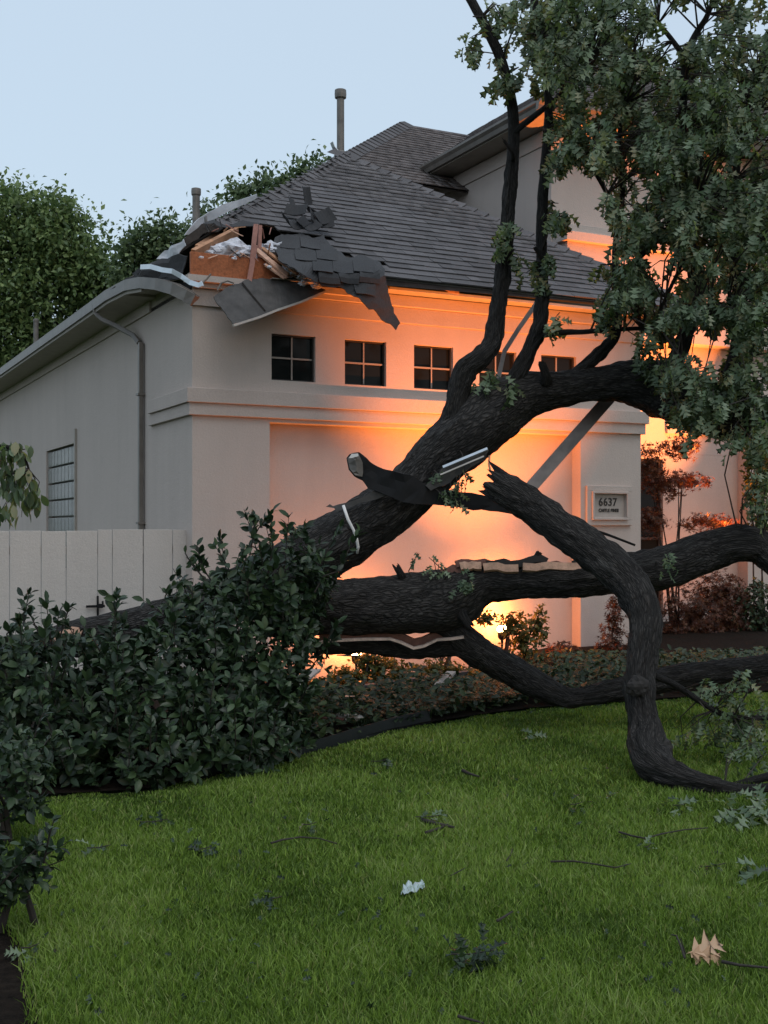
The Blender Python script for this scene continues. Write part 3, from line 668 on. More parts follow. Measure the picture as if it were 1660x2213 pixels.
def ragged(poly, amp):
    outp = []
    for k in range(len(poly)):
        a, b = poly[k], poly[(k+1) % len(poly)]; n = max(1, int(math.dist(a, b)/7))
        for j in range(n): t = j/n; outp.append((a[0]+(b[0]-a[0])*t + random.uniform(-amp, amp), a[1]+(b[1]-a[1])*t + random.uniform(-amp, amp)))
    return outp
T1R = ragged(T1, 2.2)
me = sheet_px(T1R, lambda x, y: hang(x, y) + crumple(0.03)(x, y), 0.012, 2)
tr = link_mesh('torn_roofing', me, M['torn'], house, True); tr['label'] = 'sheet of dark shingles peeled off and hanging over the eave'
for (x, y) in [(x, y) for y in range(512, 700, 25) for x in range(585+(y*7) % 23, 860, 44)]:
    q = [(x, y), (x+43, y+5), (x+44, y+29), (x+1, y+24)]
    if sum(inpoly(a, b, T1) for a, b in q) < 4: continue
    e = random.uniform(0.0, 0.02)
    me = sheet_px(q, lambda a, b: hang(a, b) + crumple(0.03)(a, b) + Vector((0, -0.010-e*(b-y)/27, 0.006)), 0.006, 1)
    link_mesh('shingle', me, M['torn'], tr, True)
# dropped eave panel with its pale edge
T2 = [(462, 642), (490, 622), (523, 610), (545, 600), (600, 604), (650, 610), (704, 626), (690, 634), (650, 651), (600, 668), (560, 684), (503, 702), (492, 684), (478, 664)]
def drop(x, y): return hv(x, y, -0.20 - 0.0040*(y-600) - 0.02*math.sin(x*.04))
tp = link_mesh('hanging_eave_panel', sheet_px(ragged(T2, 1.2), lambda x, y: drop(x, y) + crumple(0.02)(x, y), 0.012, 1), M['felt'], house, True); tp['label'] = 'brown grey eave panel hanging torn below the roof opening'
eb = MB(); eb.sweep([drop(*p) + Vector((0, -0.02, -0.005)) for p in ((503, 703), (560, 685), (600, 669), (650, 652), (690, 635), (716, 625))], [(-0.012, -0.012), (0.012, -0.012), (0.012, 0.012), (-0.012, 0.012)]); HP(eb, 'panel_edge', M['drip'], tp)
HP(MB().sweep([drop(*p) + Vector((0, -0.015, 0.0)) for p in ((523, 612), (545, 640), (572, 672))], [(-0.006, -0.01), (0.006, -0.01), (0.006, 0.01), (-0.006, 0.01)]), 'panel_seam', M['deck'], tp)
# shingle scraps standing on the torn edge
for (x, y, off, w, d_, rz, tx, ty) in ((660, 424, 0.16, 0.17, 0.24, 0.35, 1.0, 0.25), (642, 455, 0.14, 0.30, 0.17, -0.5, 0.6, -0.4), (632, 488, 0.12, 0.33, 0.20, 0.15, 0.15, 0.1), (690, 480, 0.14, 0.33, 0.22, -0.15, 0.35, 0.15), (700, 470, 0.20, 0.26, 0.20, 0.5, 0.5, -0.3), (664, 494, 0.10, 0.33, 0.16, 0.3, 0.1, 0.0), (632, 446, 0.10, 0.12, 0.26, 0.1, 0.5, 0.5), (676, 462, 0.12, 0.20, 0.18, 0.8, 0.2, 0.6)):
    Mx = Matrix.Translation(froof(x, y, off)) @ Matrix.Rotation(math.atan(TAN), 4, 'X') @ Matrix.Rotation(rz, 4, 'Z') @ Matrix.Rotation(tx, 4, 'X') @ Matrix.Rotation(ty, 4, 'Y')
    mb = MB(); n_ = 5; k0 = random.uniform(0.5, 1.6)
    for s_ in (0, 1):
        for j in range(n_+1):
            for i in range(n_+1):
                q = Vector((w*(i/n_-0.5) + random.uniform(-.006, .006)*(s_ == 0), d_*(j/n_-0.5), k0*0.5*((i/n_-0.5)*w)**2*6 + 0.010*s_)); mb.v.append(tuple(Mx @ q))
    m_ = (n_+1)**2
    for j in range(n_):
        for i in range(n_):
            a_ = j*(n_+1)+i; mb.f += [(a_, a_+1, a_+n_+2, a_+n_+1), (m_+a_, m_+a_+n_+1, m_+a_+n_+2, m_+a_+1)]
    for i in range(n_):
        for a_, b_ in ((i, i+1), (n_*(n_+1)+i+1, n_*(n_+1)+i), ((i+1)*(n_+1), i*(n_+1)), (i*(n_+1)+n_, (i+1)*(n_+1)+n_)): mb.f.append((a_, m_+a_, m_+b_, b_))
    HP(mb, 'loose_shingle', M['torn'])
for k in range(26):                                       # splinters and shreds round the opening
    x, y = random.choice([(random.uniform(410, 600), random.uniform(540, 556)), (random.uniform(590, 720), random.uniform(575, 622)), (random.uniform(430, 600), random.uniform(486, 500))])
    v = -0.15 if y > 530 else 0.15; a = hv(x, y, v); d = Vector((random.uniform(-1, 1), random.uniform(-0.5, 0.1), random.uniform(-0.6, 0.9))).normalized()*random.uniform(0.05, 0.16)
    HP(MB().beam(a, a + d, random.uniform(0.006, 0.016), random.uniform(0.006, 0.012), (0.3, 0.4, 1), 0.02), 'splinter', random.choice([M['splinter'], M['lumber'], M['redlumber'], M['felt']]))
for k in range(14):
    x = random.uniform(430, 730); y = np.interp(x, [430, 520, 640, 730], [552, 552, 592, 622]) + random.uniform(-6, 10)
    blob('insulation', hv(x, y, random.uniform(-0.3, -0.14)), random.uniform(0.012, 0.03), M['insul'], house, 1, 0.6, (1.3, 0.8, 0.8))
# lifted side plane: bulging grey underlayment, torn black felt, bent drip edge, crumpled foil
def lroof(x, y, off): return hplane(x, y, ln, Vector((-OVL, 0, ZE)) + ln*off)
me = sheet_px([(398, 508), (410, 492), (428, 474), (450, 457), (480, 443), (515, 432), (552, 421), (552, 430), (520, 446), (490, 460), (470, 470), (452, 480), (440, 496), (420, 503)], lambda x, y: hv(x, y, 0.55+0.0035*(x-400)) + crumple(0.02)(x, y), 0.012, 2)
o = link_mesh('lifted_underlayment', me, M['foil'], house, True)
HP(MB().beam(hv(444, 468, 0.6), hv(446, 484, 0.58), 0.012, 0.05), 'loose_strip', M['pipe'])
me = sheet_px([(442, 486), (460, 476), (492, 487), (520, 478), (560, 480), (556, 486), (500, 490), (478, 489), (470, 493), (462, 486), (445, 492)], lambda x, y: froof(x, y, 0.04) + crumple(0.05)(x, y), 0.014, 1); link_mesh('torn_felt', me, M['torn'], house, True)
me = sheet_px([(395, 516), (415, 500), (440, 488), (480, 490), (470, 500), (440, 506), (420, 520), (404, 540), (396, 535)], lambda x, y: hv(x, y, 0.30+0.001*(x-395)) + crumple(0.06)(x, y), 0.014, 1); link_mesh('torn_felt', me, M['deck'], house, True)
for poly in ([(280, 590), (300, 578), (345, 562), (392, 548), (410, 560), (400, 590), (420, 606), (360, 600), (300, 602)], [(270, 600), (300, 588), (352, 590), (400, 612), (424, 612), (400, 622), (330, 610), (275, 612)]):
    me = sheet_px(poly, lambda x, y: hu(x, y, -0.42+0.0027*(x-270)) + crumple(0.07)(x, y), 0.012, 2); link_mesh('torn_felt', me, M['torn'], house, True)
me = sheet_px([(334, 560), (345, 545), (362, 537), (380, 530), (396, 512), (400, 530), (392, 548), (384, 562), (372, 578), (356, 576), (350, 566)], lambda x, y: hu(x, y, -0.42+0.003*(x-280)) + crumple(0.10)(x, y), 0.01, 2); link_mesh('crumpled_underlayment', me, M['foil'], house, True)
strip = [hu(304, 577, -0.47), hu(325, 576, -0.44), hu(350, 583, -0.38), hu(372, 586, -0.32), hu(392, 597, -0.24), hu(410, 610, -0.18), hu(430, 616, -0.15), hu(437, 612, -0.13)]
HP(MB().sweep(strip, [(-0.02, -0.028), (0.004, -0.028), (0.004, 0.028), (-0.004, 0.028)], up=(0, -0.2, 1)), 'bent_drip_edge', M['silver'], smooth=False)
for pts in (((437, 612), (447, 603), (456, 592)), ((470, 628), (478, 612), (492, 607), (506, 612))):
    HP(MB().tube([hv(x, y, -0.3) for x, y in pts], [0.012, 0.012, 0.010, 0.008][:len(pts)], 6), 'bent_strip', M['gutter'])

# main roof behind the wing, second storey block
RV = 9.0; r0 = hv(870, 272, RV); mn = Vector((0, -TAN, 1)).normalized()
def mplane(px, py): return hplane(px, py, mn, r0)
b0 = mplane(700, 367)
mdeck = [r0, Vector((14, RV, r0.z)), Vector((14, b0.y, b0.z)), b0]
main_roof = link_mesh('main_roof', slab([p - mn*0.03 for p in mdeck], mn, 0.02), M['deck'], house, True)
link_mesh('side_slope', slab([r0, b0, b0 + Vector((0.3, 2.0, 0)), r0 + Vector((0.8, 2, 0))], mn, 0.02), M['shingle_far'], main_roof, True)
slen = (r0.z-b0.z)/sinp; hx = (r0.x-b0.x)/slen
ms = courses(Vector((0, b0.y, b0.z)), Vector((1, 0, 0)), Vector((0, cosp, sinp)), mn, slen, lambda s: (b0.x+hx*s, min(14, r0.x + 4.5)))
joined_shingles('shingle_field', ms, M['shingle_far'], main_roof)
for t in np.arange(0, 1, 0.045):
    o = bpy.data.objects.new('hip_cap', capme); COL.objects.link(o); o.parent = main_roof; d = (r0-b0).normalized(); x = d.cross(Vector((0, 0, 1))).normalized(); z = x.cross(d)
    Mx = Matrix((x, d, z)).transposed().to_4x4(); Mx.translation = b0.lerp(r0, t) + Vector((-0.05, 0, 0.03)); o.matrix_local = Mx @ Matrix.Diagonal((1.7, 1.3, 1.5, 1))
E2, UE2, VE2 = 8.51, 6.6, 2.52
HP(MB().box(U2, 14, V2, 14, 3.0, E2-0.15), 'second_storey_wall', M['stucco'])
HP(wall(MB(), (US, 14, -0.1, 2.999), [(8.45, 9.45, 0.15, 2.9)], lambda a, d, z: (a, V2+0.003+d, z), 0.25), 'entry_wall', M['stucco'])
ew = HP(MB().box(8.46, 9.44, V2+0.10, V2+0.13, 0.16, 2.89), 'window', M['glass'])
fr = MB()
for u in (8.46, 8.92, 9.40): fr.box(u, u+0.04, V2+0.06, V2+0.0995, 0.16, 2.89)
for z in (0.16, 1.5, 2.85): fr.box(8.5, 9.4, V2+0.062, V2+0.098, z, z+0.04)
HP(fr, 'frame', M['frame'], ew)
for (a, b) in ((11.16, 11.75),): HP(MB().box(a, b, V2-0.25, V2, -0.1, 4.2), 'pilaster', M['stucco'])
HP(MB().box(9.5, 11.14, V2-0.06, V2, 3.35, 3.6), 'belt_course', M['trim'])
HP(MB().box(7.20, 12.0, V2-0.32, V2-0.001, 4.9, 6.55), 'portico_block', M['stucco'])
HP(MB().box(7.16, 12.05, V2-0.37, V2-0.002, 6.55, 6.68), 'belt_course', M['trim'], bevel=0.006); HP(MB().box(7.12, 12.1, V2-0.42, V2-0.003, 6.40, 6.5495), 'belt_course', M['trim'], bevel=0.006)
HP(MB().box(U2-0.02, 14, V2-0.03, V2-0.0005, E2-0.42, E2-0.17), 'frieze', M['trim']); HP(MB().box(U2-0.03, U2-0.0005, V2-0.02, 14, E2-0.42, E2-0.17), 'frieze', M['trim'])
HP(MB().box(UE2, 14.5, VE2, 14, E2-0.15, E2-0.13), 'soffit', M['soffit'])
gprof = [(0.0, -0.13), (0.06, -0.13), (0.08, -0.06), (0.12, -0.01), (0.12, 0.03), (0.10, 0.03), (0.10, 0.015), (0.03, 0.015), (0.03, 0.03), (0.0, 0.03)]
HP(MB().sweep([(UE2, 14, E2), (UE2, VE2-0.0, E2)], [(x, y) for x, y in gprof], up=(0, 0, 1)), 'gutter', M['gutter'])
HP(MB().sweep([(UE2-0.12, VE2, E2), (14.5, VE2, E2)], [(x, y) for x, y in gprof], up=(0, 0, 1)), 'gutter', M['gutter'])
a2 = 4.0; apex2 = Vector((UE2+a2, VE2+a2, E2+TAN*a2))
r2 = link_mesh('upper_roof', slab([Vector((UE2, VE2, E2)), Vector((15, VE2, E2)), Vector((15, VE2+a2, apex2.z)), apex2], fn, 0.02), M['deck'], house, True)
link_mesh('side_slope', slab([Vector((UE2, VE2, E2)), apex2, Vector((apex2.x, 14, apex2.z)), Vector((UE2, 14, E2))], fn, 0.02), M['deck'], r2, True)
us = courses(Vector((0, VE2-0.03, E2+0.01)), Vector((1, 0, 0)), Vector((0, cosp, sinp)), fn, a2/cosp, lambda s: (UE2+s*cosp, 14.8))
us += courses(Vector((UE2-0.03, 0, E2+0.01)), Vector((0, -1, 0)), Vector((cosp, 0, sinp)), ln, a2/cosp, lambda s: (-13.8, -VE2-s*cosp))
joined_shingles('shingle_field', us, M['shingle_far'], r2)

# address plaque ---------------------------------------------------------------------------
plaque = thing('address_plaque', toW(5.99, 0, 2.01), 'framed stucco address plaque with dark lettering on the right pier', 'plaque', rz=HA)
def PL(mb, name, mat, par=None, **kw): return mb.build(name, mat, par or plaque, local=True, **kw)
W2, H2 = 0.385, 0.275
def ringbox(w, h, t, y0, y1):
    mb = MB(); mb.box(-w, w, y0, y1, h-t, h); mb.box(-w, w, y0, y1, -h, -h+t); mb.box(-w, -w+t, y0+.0005, y1, -h+t, h-t); mb.box(w-t, w, y0+.0005, y1, -h+t, h-t); return mb
PL(ringbox(W2, H2, 0.075, -0.045, 0.0), 'frame', M['trim'], bevel=0.006); PL(ringbox(W2-0.075, H2-0.075, 0.035, -0.075, -0.0), 'inner_frame', M['trim'], bevel=0.006)
PL(MB().box(-W2+0.1, W2-0.1, -0.012, -0.001, -H2+0.1, H2-0.1), 'plate', M['plate'])
def text(body, size, x, z, name, sx=1.0):
    cu = bpy.data.curves.new(name, 'FONT'); cu.body = body; cu.size = size; cu.extrude = 0.004; cu.align_x = 'CENTER'; cu.offset = 0.0022; cu.space_character = 1.12
    t = bpy.data.objects.new('tmp', cu); COL.objects.link(t); dg = bpy.context.evaluated_depsgraph_get(); me = bpy.data.meshes.new_from_object(t.evaluated_get(dg)); bpy.data.objects.remove(t)
    me.transform(Matrix.Translation((x, -0.017, z)) @ Matrix.Rotation(R(90), 4, 'X') @ Matrix.Diagonal((sx, 1, 1, 1))); me.materials.clear()
    return link_mesh(name, me, M['letter'], plaque, True)
text('6637', 0.155, -0.015, 0.0, 'house_number', 0.92); text('CASTLE PINES', 0.062, 0.0, -0.085, 'street_name', 0.80)

# ------------------------------------------------------------------ fence and gate
FV = 0.25
seams = [-48, 20.6, 89, 143, 211]; seams2 = [211, 243, 310, 373, 413]
def fence(name, sm, top, label, cat):
    us_ = [hv(x, 1200, FV).x for x in sm]; t = thing(name, toW(us_[0], FV, 0), label, cat, rz=HA)
    for a, b in zip(us_[:-1], us_[1:]):
        e = random.uniform(-.004, .004)
        MB().box(a-us_[0]+0.005, b-us_[0]-0.005, e, 0.02+e, 0.03, top+random.uniform(-.004, .004)).build('board', M['fence'], t, bevel=0.003, local=True)
    mb = MB()
    for z in (0.35, 1.4): mb.box(0, us_[-1]-us_[0], 0.0255, 0.06, z, z+0.09)
    mb.build('rail', M['fence'], t, local=True); return t, us_
fa, ua = fence('gate', seams, 1.665, 'beige board gate with a black latch at its right edge', 'gate')
ub = hv(211, 1310, FV).x - ua[0]; zl = hv(211, 1310, FV).z
lt = MB(); lt.box(ub-0.012, ub+0.008, -0.03, -0.006, zl-0.19, zl+0.12); lt.box(ub-0.14, ub+0.075, -0.045, -0.031, zl-0.012, zl+0.016); lt.box(ub-0.02, ub+0.05, -0.055, -0.0455, zl-0.02, zl+0.03)
lt.box(ub+0.04, ub+0.06, -0.05, -0.03, zl+0.017, zl+0.06); lt.build('latch', M['blackmetal'], fa, bevel=0.003, local=True)
fence('fence_panel', seams2, 1.68, 'beige board fence panel between the gate and the house corner', 'fence')

# ------------------------------------------------------------------ uplights (lit lamps)
LAMP = (1.0, 0.245, 0.045)
def uplight(p, power, label, aim=(0, 0, 1), spot=130, glow=0.0):
    t = thing('garden_uplight', (p.x, p.y, 0), label, 'lamp', 'uplights along the house wall')
    if p.z > 0.2 or glow:                                         # stake light with a glowing dome
        MB().lathe((p.x, p.y, 0.0), [(0.012, -0.25), (0.016, p.z-0.14)], 10).build('stake', M['blackmetal'], t)
        MB().lathe((p.x, p.y, p.z-0.15), [(0.03, 0), (0.055, 0.03), (0.06, 0.10), (0.064, 0.105)], 18).build('housing', M['blackmetal'], t)
        MB().lathe((p.x, p.y, p.z-0.043), [(0.056, 0), (0.066, 0.03), (0.060, 0.06), (0.040, 0.085), (0.012, 0.095)], 18).build('lens', M['glow'], t, smooth=True)
    else:                                                 # well light sunk in the bed, lens below its rim
        MB().lathe((p.x, p.y, p.z-0.12), [(0.085, 0), (0.085, 0.10), (0.08, 0.10), (0.075, 0.04)], 20).build('housing', M['blackmetal'], t)
        MB().lathe((p.x, p.y, p.z-0.085), [(0.07, 0), (0.06, 0.012), (0.01, 0.016)], 18).build('lens', M['glow'], t, smooth=True)
    for kind, e in (('SPOT', power), ('POINT', glow)):
        if not e: continue
        l = bpy.data.lights.new('uplight_bulb', kind); l.energy = e; l.color = LAMP; l.shadow_soft_size = 0.05
        if kind == 'SPOT': l.spot_size = R(spot); l.spot_blend = 1.0
        lo = bpy.data.objects.new('uplight_bulb', l); COL.objects.link(lo); lo.location = (p.x, p.y, p.z+0.11)
        d = Vector(aim).normalized(); lo.rotation_euler = (-d).to_track_quat('Z', 'Y').to_euler(); adopt(lo, t)
def dirH(u, v, z): return UU*u + VV*v + Vector((0, 0, z))
uplight(toW(*hv(1085, 1358, -0.10)), 210, 'glowing garden uplight behind the middle bush at the recessed wall', dirH(0, 0.0, 1), 140, 70)
uplight(toW(*hv(770, 1408, -0.16)), 140, 'glowing garden uplight behind the small bush under the fallen limb', dirH(0, 0.0, 1), 140, 50)
uplight(toW(3.7, -2.1, 0.10), 2600, 'low uplight in the bed behind the level limb aimed at the eave', Vector(dirH(0.15, 2.1, 3.8)), 68)
uplight(toW(9.3, 1.75, 0.10), 140, 'uplight hidden behind the red leaved shrubs by the entry', dirH(0.05, 0.35, 1), 150)
uplight(toW(10.3, 0.4, 0.10), 8000, 'uplight hidden in the bed right of the entry window', dirH(-0.33, 0.46, 1), 52)
# ------------------------------------------------------------------ oak limbs
def catmull(pts, step):
    """pts: list of 4-vectors (x,y,z,r) -> dense list"""
    P4 = [np.array(p, float) for p in pts]; P4 = [2*P4[0]-P4[1]] + P4 + [2*P4[-1]-P4[-2]]; outp = []
    for i in range(1, len(P4)-2):
        a, b, c, d = P4[i-1], P4[i], P4[i+1], P4[i+2]; L = np.linalg.norm((c-b)[:3]); n = max(2, int(L/step))
        for k in range(n):
            t = k/n; outp.append(0.5*((2*b) + (-a+c)*t + (2*a-5*b+4*c-d)*t*t + (-a+3*b-3*c+d)*t**3))
    outp.append(P4[-2]); return outp
SKEL = []                                                 # points of all limbs, for attaching twigs
def limb_path(ctrl):                                      # (px,py,Y,diameter px) -> world points with radii
    r = []
    for (x, y, Y, d) in ctrl:
        p = P(x, y, Y); r.append((p.x, p.y, p.z, d/2/FPX*Y))
    return r
def limb(name, ctrl, par, step=0.022, seg=40, rough=1.0, jag=(0, 0), label=None, mat=None, world=False):
    path = catmull(ctrl if world else limb_path(ctrl), step); seed = random.uniform(0, 100)
    V = []; bk = []; s = 0.0; prev = None; n = len(path)
    d0 = Vector((path[1]-path[0])[:3]).normalized(); a = d0.cross(Vector((0.2, 0.9, 0.3))).normalized()
    for k, q in enumerate(path):
        p = Vector(q[:3]); r = max(0.003, q[3])
        d = Vector((path[min(k+1, n-1)]-path[max(k-1, 0)])[:3]).normalized()
        a = (a - d*a.dot(d)).normalized(); b = d.cross(a)
        if prev is not None: s += (p-prev).length
        prev = p
        if k % 6 == 0: SKEL.append((p.x, p.y, p.z, r))
        for j in range(seg):
            t = 2*math.pi*j/seg; ct, st_ = math.cos(t), math.sin(t)
            c = Vector((ct*0.16+seed, st_*0.16, s*0.22))
            lump = noise.noise(Vector((ct*0.9+seed, st_*0.9, s*1.6)))
            rid = noise.noise(c*26) + 0.6*noise.noise(c*55)
            rr = r*(1 + (0.13*lump + 0.05*noise.noise(Vector((ct*2+seed, st_*2, s*5))))*rough) + (0.020*rid if r > 0.05 else 0.10*r*rid)*rough
            pp = p + (a*ct + b*st_)*rr
            e0, e1 = k, n-1-k                            # splintered broken ends
            if jag[0] and e0 < 4: pp -= d*(1-e0/4)*jag[0]*(0.5+noise.noise(Vector((ct*2.5+seed, st_*2.5, 0)))*1.6 + noise.noise(Vector((ct*7, st_*7+seed, 0))))
            if jag[1] and e1 < 4: pp += d*(1-e1/4)*jag[1]*(0.5+noise.noise(Vector((ct*2.5+seed, st_*2.5, 0)))*1.6 + noise.noise(Vector((ct*7, st_*7+seed, 0))))
            V.append(pp); bk.append((ct*0.16+seed, st_*0.16, s*0.22))
    Fc = []
    for k in range(n-1):
        for j in range(seg):
            j2 = (j+1) % seg; Fc.append((k*seg+j, k*seg+j2, (k+1)*seg+j2, (k+1)*seg+j))
    for end, k in ((0, 0), (1, n-1)):
        i = len(V); cpt = Vector(path[k][:3]); dd = Vector((path[1]-path[0])[:3]).normalized() if end == 0 else -Vector((path[-1]-path[-2])[:3]).normalized()
        V.append(cpt + dd*(0.08 if jag[end] else 0)); bk.append((seed, 0, 0))
        for j in range(seg):
            j2 = (j+1) % seg; Fc.append((i, k*seg+j2, k*seg+j) if end == 0 else (i, k*seg+j, k*seg+j2))
    me = bpy.data.meshes.new(name); me.from_pydata([tuple(v) for v in V], [], Fc); me.update()
    at = me.attributes.new('bk', 'FLOAT_VECTOR', 'POINT'); at.data.foreach_set('vector', np.array(bk, np.float32).ravel())
    me.polygons.foreach_set('use_smooth', [True]*len(me.polygons))
    o = link_mesh(name, me, mat or M['bark'], par)
    if label: o['label'] = label
    return o
def slabs_px(par, name, mat, pts, Y, w, h):               # a splintered strip lying along a limb
    path = [P(x, y, Y) for x, y in pts]
    return MB().sweep(path, [(-w, -h), (w, -h*0.6), (w*0.7, h), (-w, h*0.8)], up=(0, -1, 0.2)).build(name, mat, par)

oak = thing('fallen_oak_tree', G(150, 1560), 'toppled oak tree with thick dark limbs leaning across the house front', 'tree')
limb('trunk', [(20, 1425, 10.3, 60), (90, 1396, 10.3, 72), (200, 1374, 10.2, 84), (310, 1354, 10.2, 92), (430, 1316, 10.2, 100), (560, 1262, 10.2, 112), (650, 1215, 10.15, 122), (710, 1182, 10.1, 124), (780, 1138, 10.1, 118), (850, 1090, 10.1, 112), (905, 1040, 10.1, 110), (950, 990, 10.1, 118), (1005, 945, 10.1, 130), (1065, 896, 10.15, 132), (1140, 853, 10.2, 98), (1220, 838, 10.2, 76), (1297, 830, 10.2, 72), (1365, 828, 10.2, 92), (1430, 842, 10.2, 118), (1500, 872, 10.1, 116), (1570, 902, 10.0, 100), (1670, 905, 9.9, 92), (1800, 860, 9.8, 80)], oak, seg=56, jag=(0.3, 0))
limb('limb', [(560, 1330, 9.95, 90), (640, 1318, 9.9, 120), (740, 1316, 9.85, 118), (850, 1308, 9.8, 126), (930, 1304, 9.8, 128), (985, 1290, 9.8, 122), (1045, 1260, 9.8, 88), (1120, 1256, 9.8, 80), (1220, 1253, 9.75, 74), (1330, 1241, 9.75, 82), (1430, 1226, 9.7, 92), (1530, 1192, 9.7, 88), (1600, 1174, 9.6, 74), (1650, 1188, 9.6, 70), (1720, 1250, 9.5, 66), (1800, 1340, 9.4, 60)], oak, seg=48, label='thick split limb lying level in front of the recessed wall')
limb('limb', [(930, 1335, 9.85, 51), (975, 1362, 9.85, 60), (1015, 1396, 9.85, 63), (1065, 1428, 9.9, 61), (1120, 1458, 9.95, 63), (1175, 1486, 9.95, 58), (1240, 1508, 10.0, 42), (1340, 1487, 10.0, 46), (1450, 1466, 10.0, 50), (1560, 1450, 10.0, 50), (1680, 1436, 10.0, 46), (1800, 1430, 10.0, 41)], oak, seg=40, label='lower limb sweeping down to the lawn behind the hanging limb')
limb('split_slab', [(640, 1396, 9.9, 26), (720, 1398, 9.85, 32), (800, 1394, 9.85, 36), (860, 1404, 9.85, 34), (900, 1410, 9.85, 30), (940, 1402, 9.85, 36), (990, 1394, 9.85, 50), (1040, 1412, 9.85, 60)], oak, seg=22, label='strip of trunk split away under the level limb')
ck = [(690, 1388), (720, 1384), (780, 1381), (843, 1380), (868, 1388), (894, 1400), (915, 1396), (945, 1382), (975, 1380), (1002, 1376)]
MB().sweep([P(x, y, 9.70 if x < 960 else 9.66) for x, y in ck], [(-0.02, -0.004), (0.02, -0.010), (0.02, 0.009), (-0.02, 0.007)], up=(0, -0.15, 1)).build('split_sapwood', M['cream'], oak)
MB().sweep([P(x, y-11, 9.80) for x, y in ck], [(-0.03, -0.035), (0.02, -0.035), (0.01, 0.03), (-0.03, 0.03)], up=(0, -0.15, 1)).build('split_heartwood', M['heart'], oak)
# torn bark along the top of the level limb
for k, (x0, x1, y0, y1) in enumerate(((985, 1050, 1222, 1216), (1040, 1085, 1220, 1226), (1120, 1180, 1219, 1212), (1170, 1250, 1222, 1224), (1060, 1130, 1224, 1222), (1240, 1300, 1222, 1214), (950, 1000, 1242, 1232))):
    pts = [(x0+(x1-x0)*t, y0+(y1-y0)*t + random.uniform(-7, 5)) for t in np.linspace(0, 1, 6)]
    slabs_px(oak, 'torn_bark', M['heart'] if k % 3 == 0 else M['bark'], pts, 9.72, 0.035, 0.03)
for (x0, x1, y) in ((1045, 1120, 1228), (1130, 1265, 1226), (995, 1040, 1224)):
    slabs_px(oak, 'exposed_wood', M['splinter'], [(x0+(x1-x0)*t, y + random.uniform(-3, 2)) for t in np.linspace(0, 1, 6)], 9.66, 0.035, 0.022)
for pts in (((112, 1384), (128, 1376), (142, 1368)), ((140, 1368), (156, 1362), (170, 1364)), ((148, 1374), (165, 1366), (176, 1370))):
    slabs_px(oak, 'exposed_wood', M['splinter'], pts, 10.0, 0.03, 0.02)
# risers
limb('branch', [(955, 955, 10.1, 59), (980, 900, 10.05, 50), (990, 850, 10.05, 46), (1006, 800, 10.05, 48), (1040, 772, 10.05, 44), (1066, 735, 10.1, 36), (1080, 640, 10.15, 33), (1092, 540, 10.2, 30), (1101, 440, 10.25, 28), (1109, 340, 10.3, 25), (1110, 260, 10.3, 24), (1100, 190, 10.3, 22), (1082, 125, 10.3, 22), (1052, 62, 10.3, 20), (1012, -10, 10.3, 19), (965, -90, 10.3, 16)], oak, seg=30, label='tall upright branch rising left of the others across the roof')
limb('branch', [(1085, 870, 10.15, 46), (1118, 812, 10.1, 34), (1145, 755, 10.1, 30), (1168, 695, 10.1, 29), (1172, 610, 10.15, 25), (1170, 500, 10.2, 24), (1176, 380, 10.2, 22), (1186, 240, 10.25, 18), (1176, 130, 10.3, 16), (1160, 30, 10.3, 13), (1140, -60, 10.3, 11)], oak, seg=26, label='middle upright branch crossing the roof')
limb('branch', [(1215, 838, 10.2, 35), (1262, 794, 10.2, 29), (1310, 750, 10.2, 26), (1332, 715, 10.2, 22), (1334, 640, 10.2, 17), (1330, 540, 10.2, 15), (1345, 420, 10.2, 12), (1338, 300, 10.2, 10), (1360, 180, 10.2, 7)], oak, seg=22, label='right upright branch ending in the leaves')
limb('branch', [(1172, 724, 10.08, 13), (1220, 718, 10.0, 13), (1260, 717, 9.95, 11), (1320, 712, 9.9, 11), (1400, 708, 9.85, 8), (1490, 692, 9.8, 6), (1600, 690, 9.8, 4)], oak, seg=14)
for c in ([(1105, 290, 10.3, 16), (1150, 255, 10.2, 13), (1200, 215, 10.1, 10), (1260, 170, 10.0, 7)], [(1450, 820, 10.1, 40), (1500, 640, 10.3, 30), (1480, 420, 10.4, 26), (1475, 250, 10.4, 20), (1488, 110, 10.4, 16), (1530, 30, 10.4, 11), (1550, -40, 10.4, 9)], [(1484, 130, 10.4, 14), (1440, 70, 10.4, 10), (1400, 30, 10.4, 7)], [(1560, 880, 10.0, 36), (1600, 700, 10.4, 26), (1585, 500, 10.5, 20), (1600, 300, 10.5, 15), (1640, 150, 10.5, 10)], [(1340, 600, 10.2, 16), (1420, 520, 10.1, 11), (1500, 470, 10.0, 8)], [(1335, 460, 10.2, 13), (1290, 380, 10.1, 9), (1250, 320, 10.0, 6)], [(1420, 690, 10.0, 9), (1450, 620, 10.0, 8), (1480, 560, 10.0, 6)]):
    limb('branch', c, oak, step=0.03, seg=12)

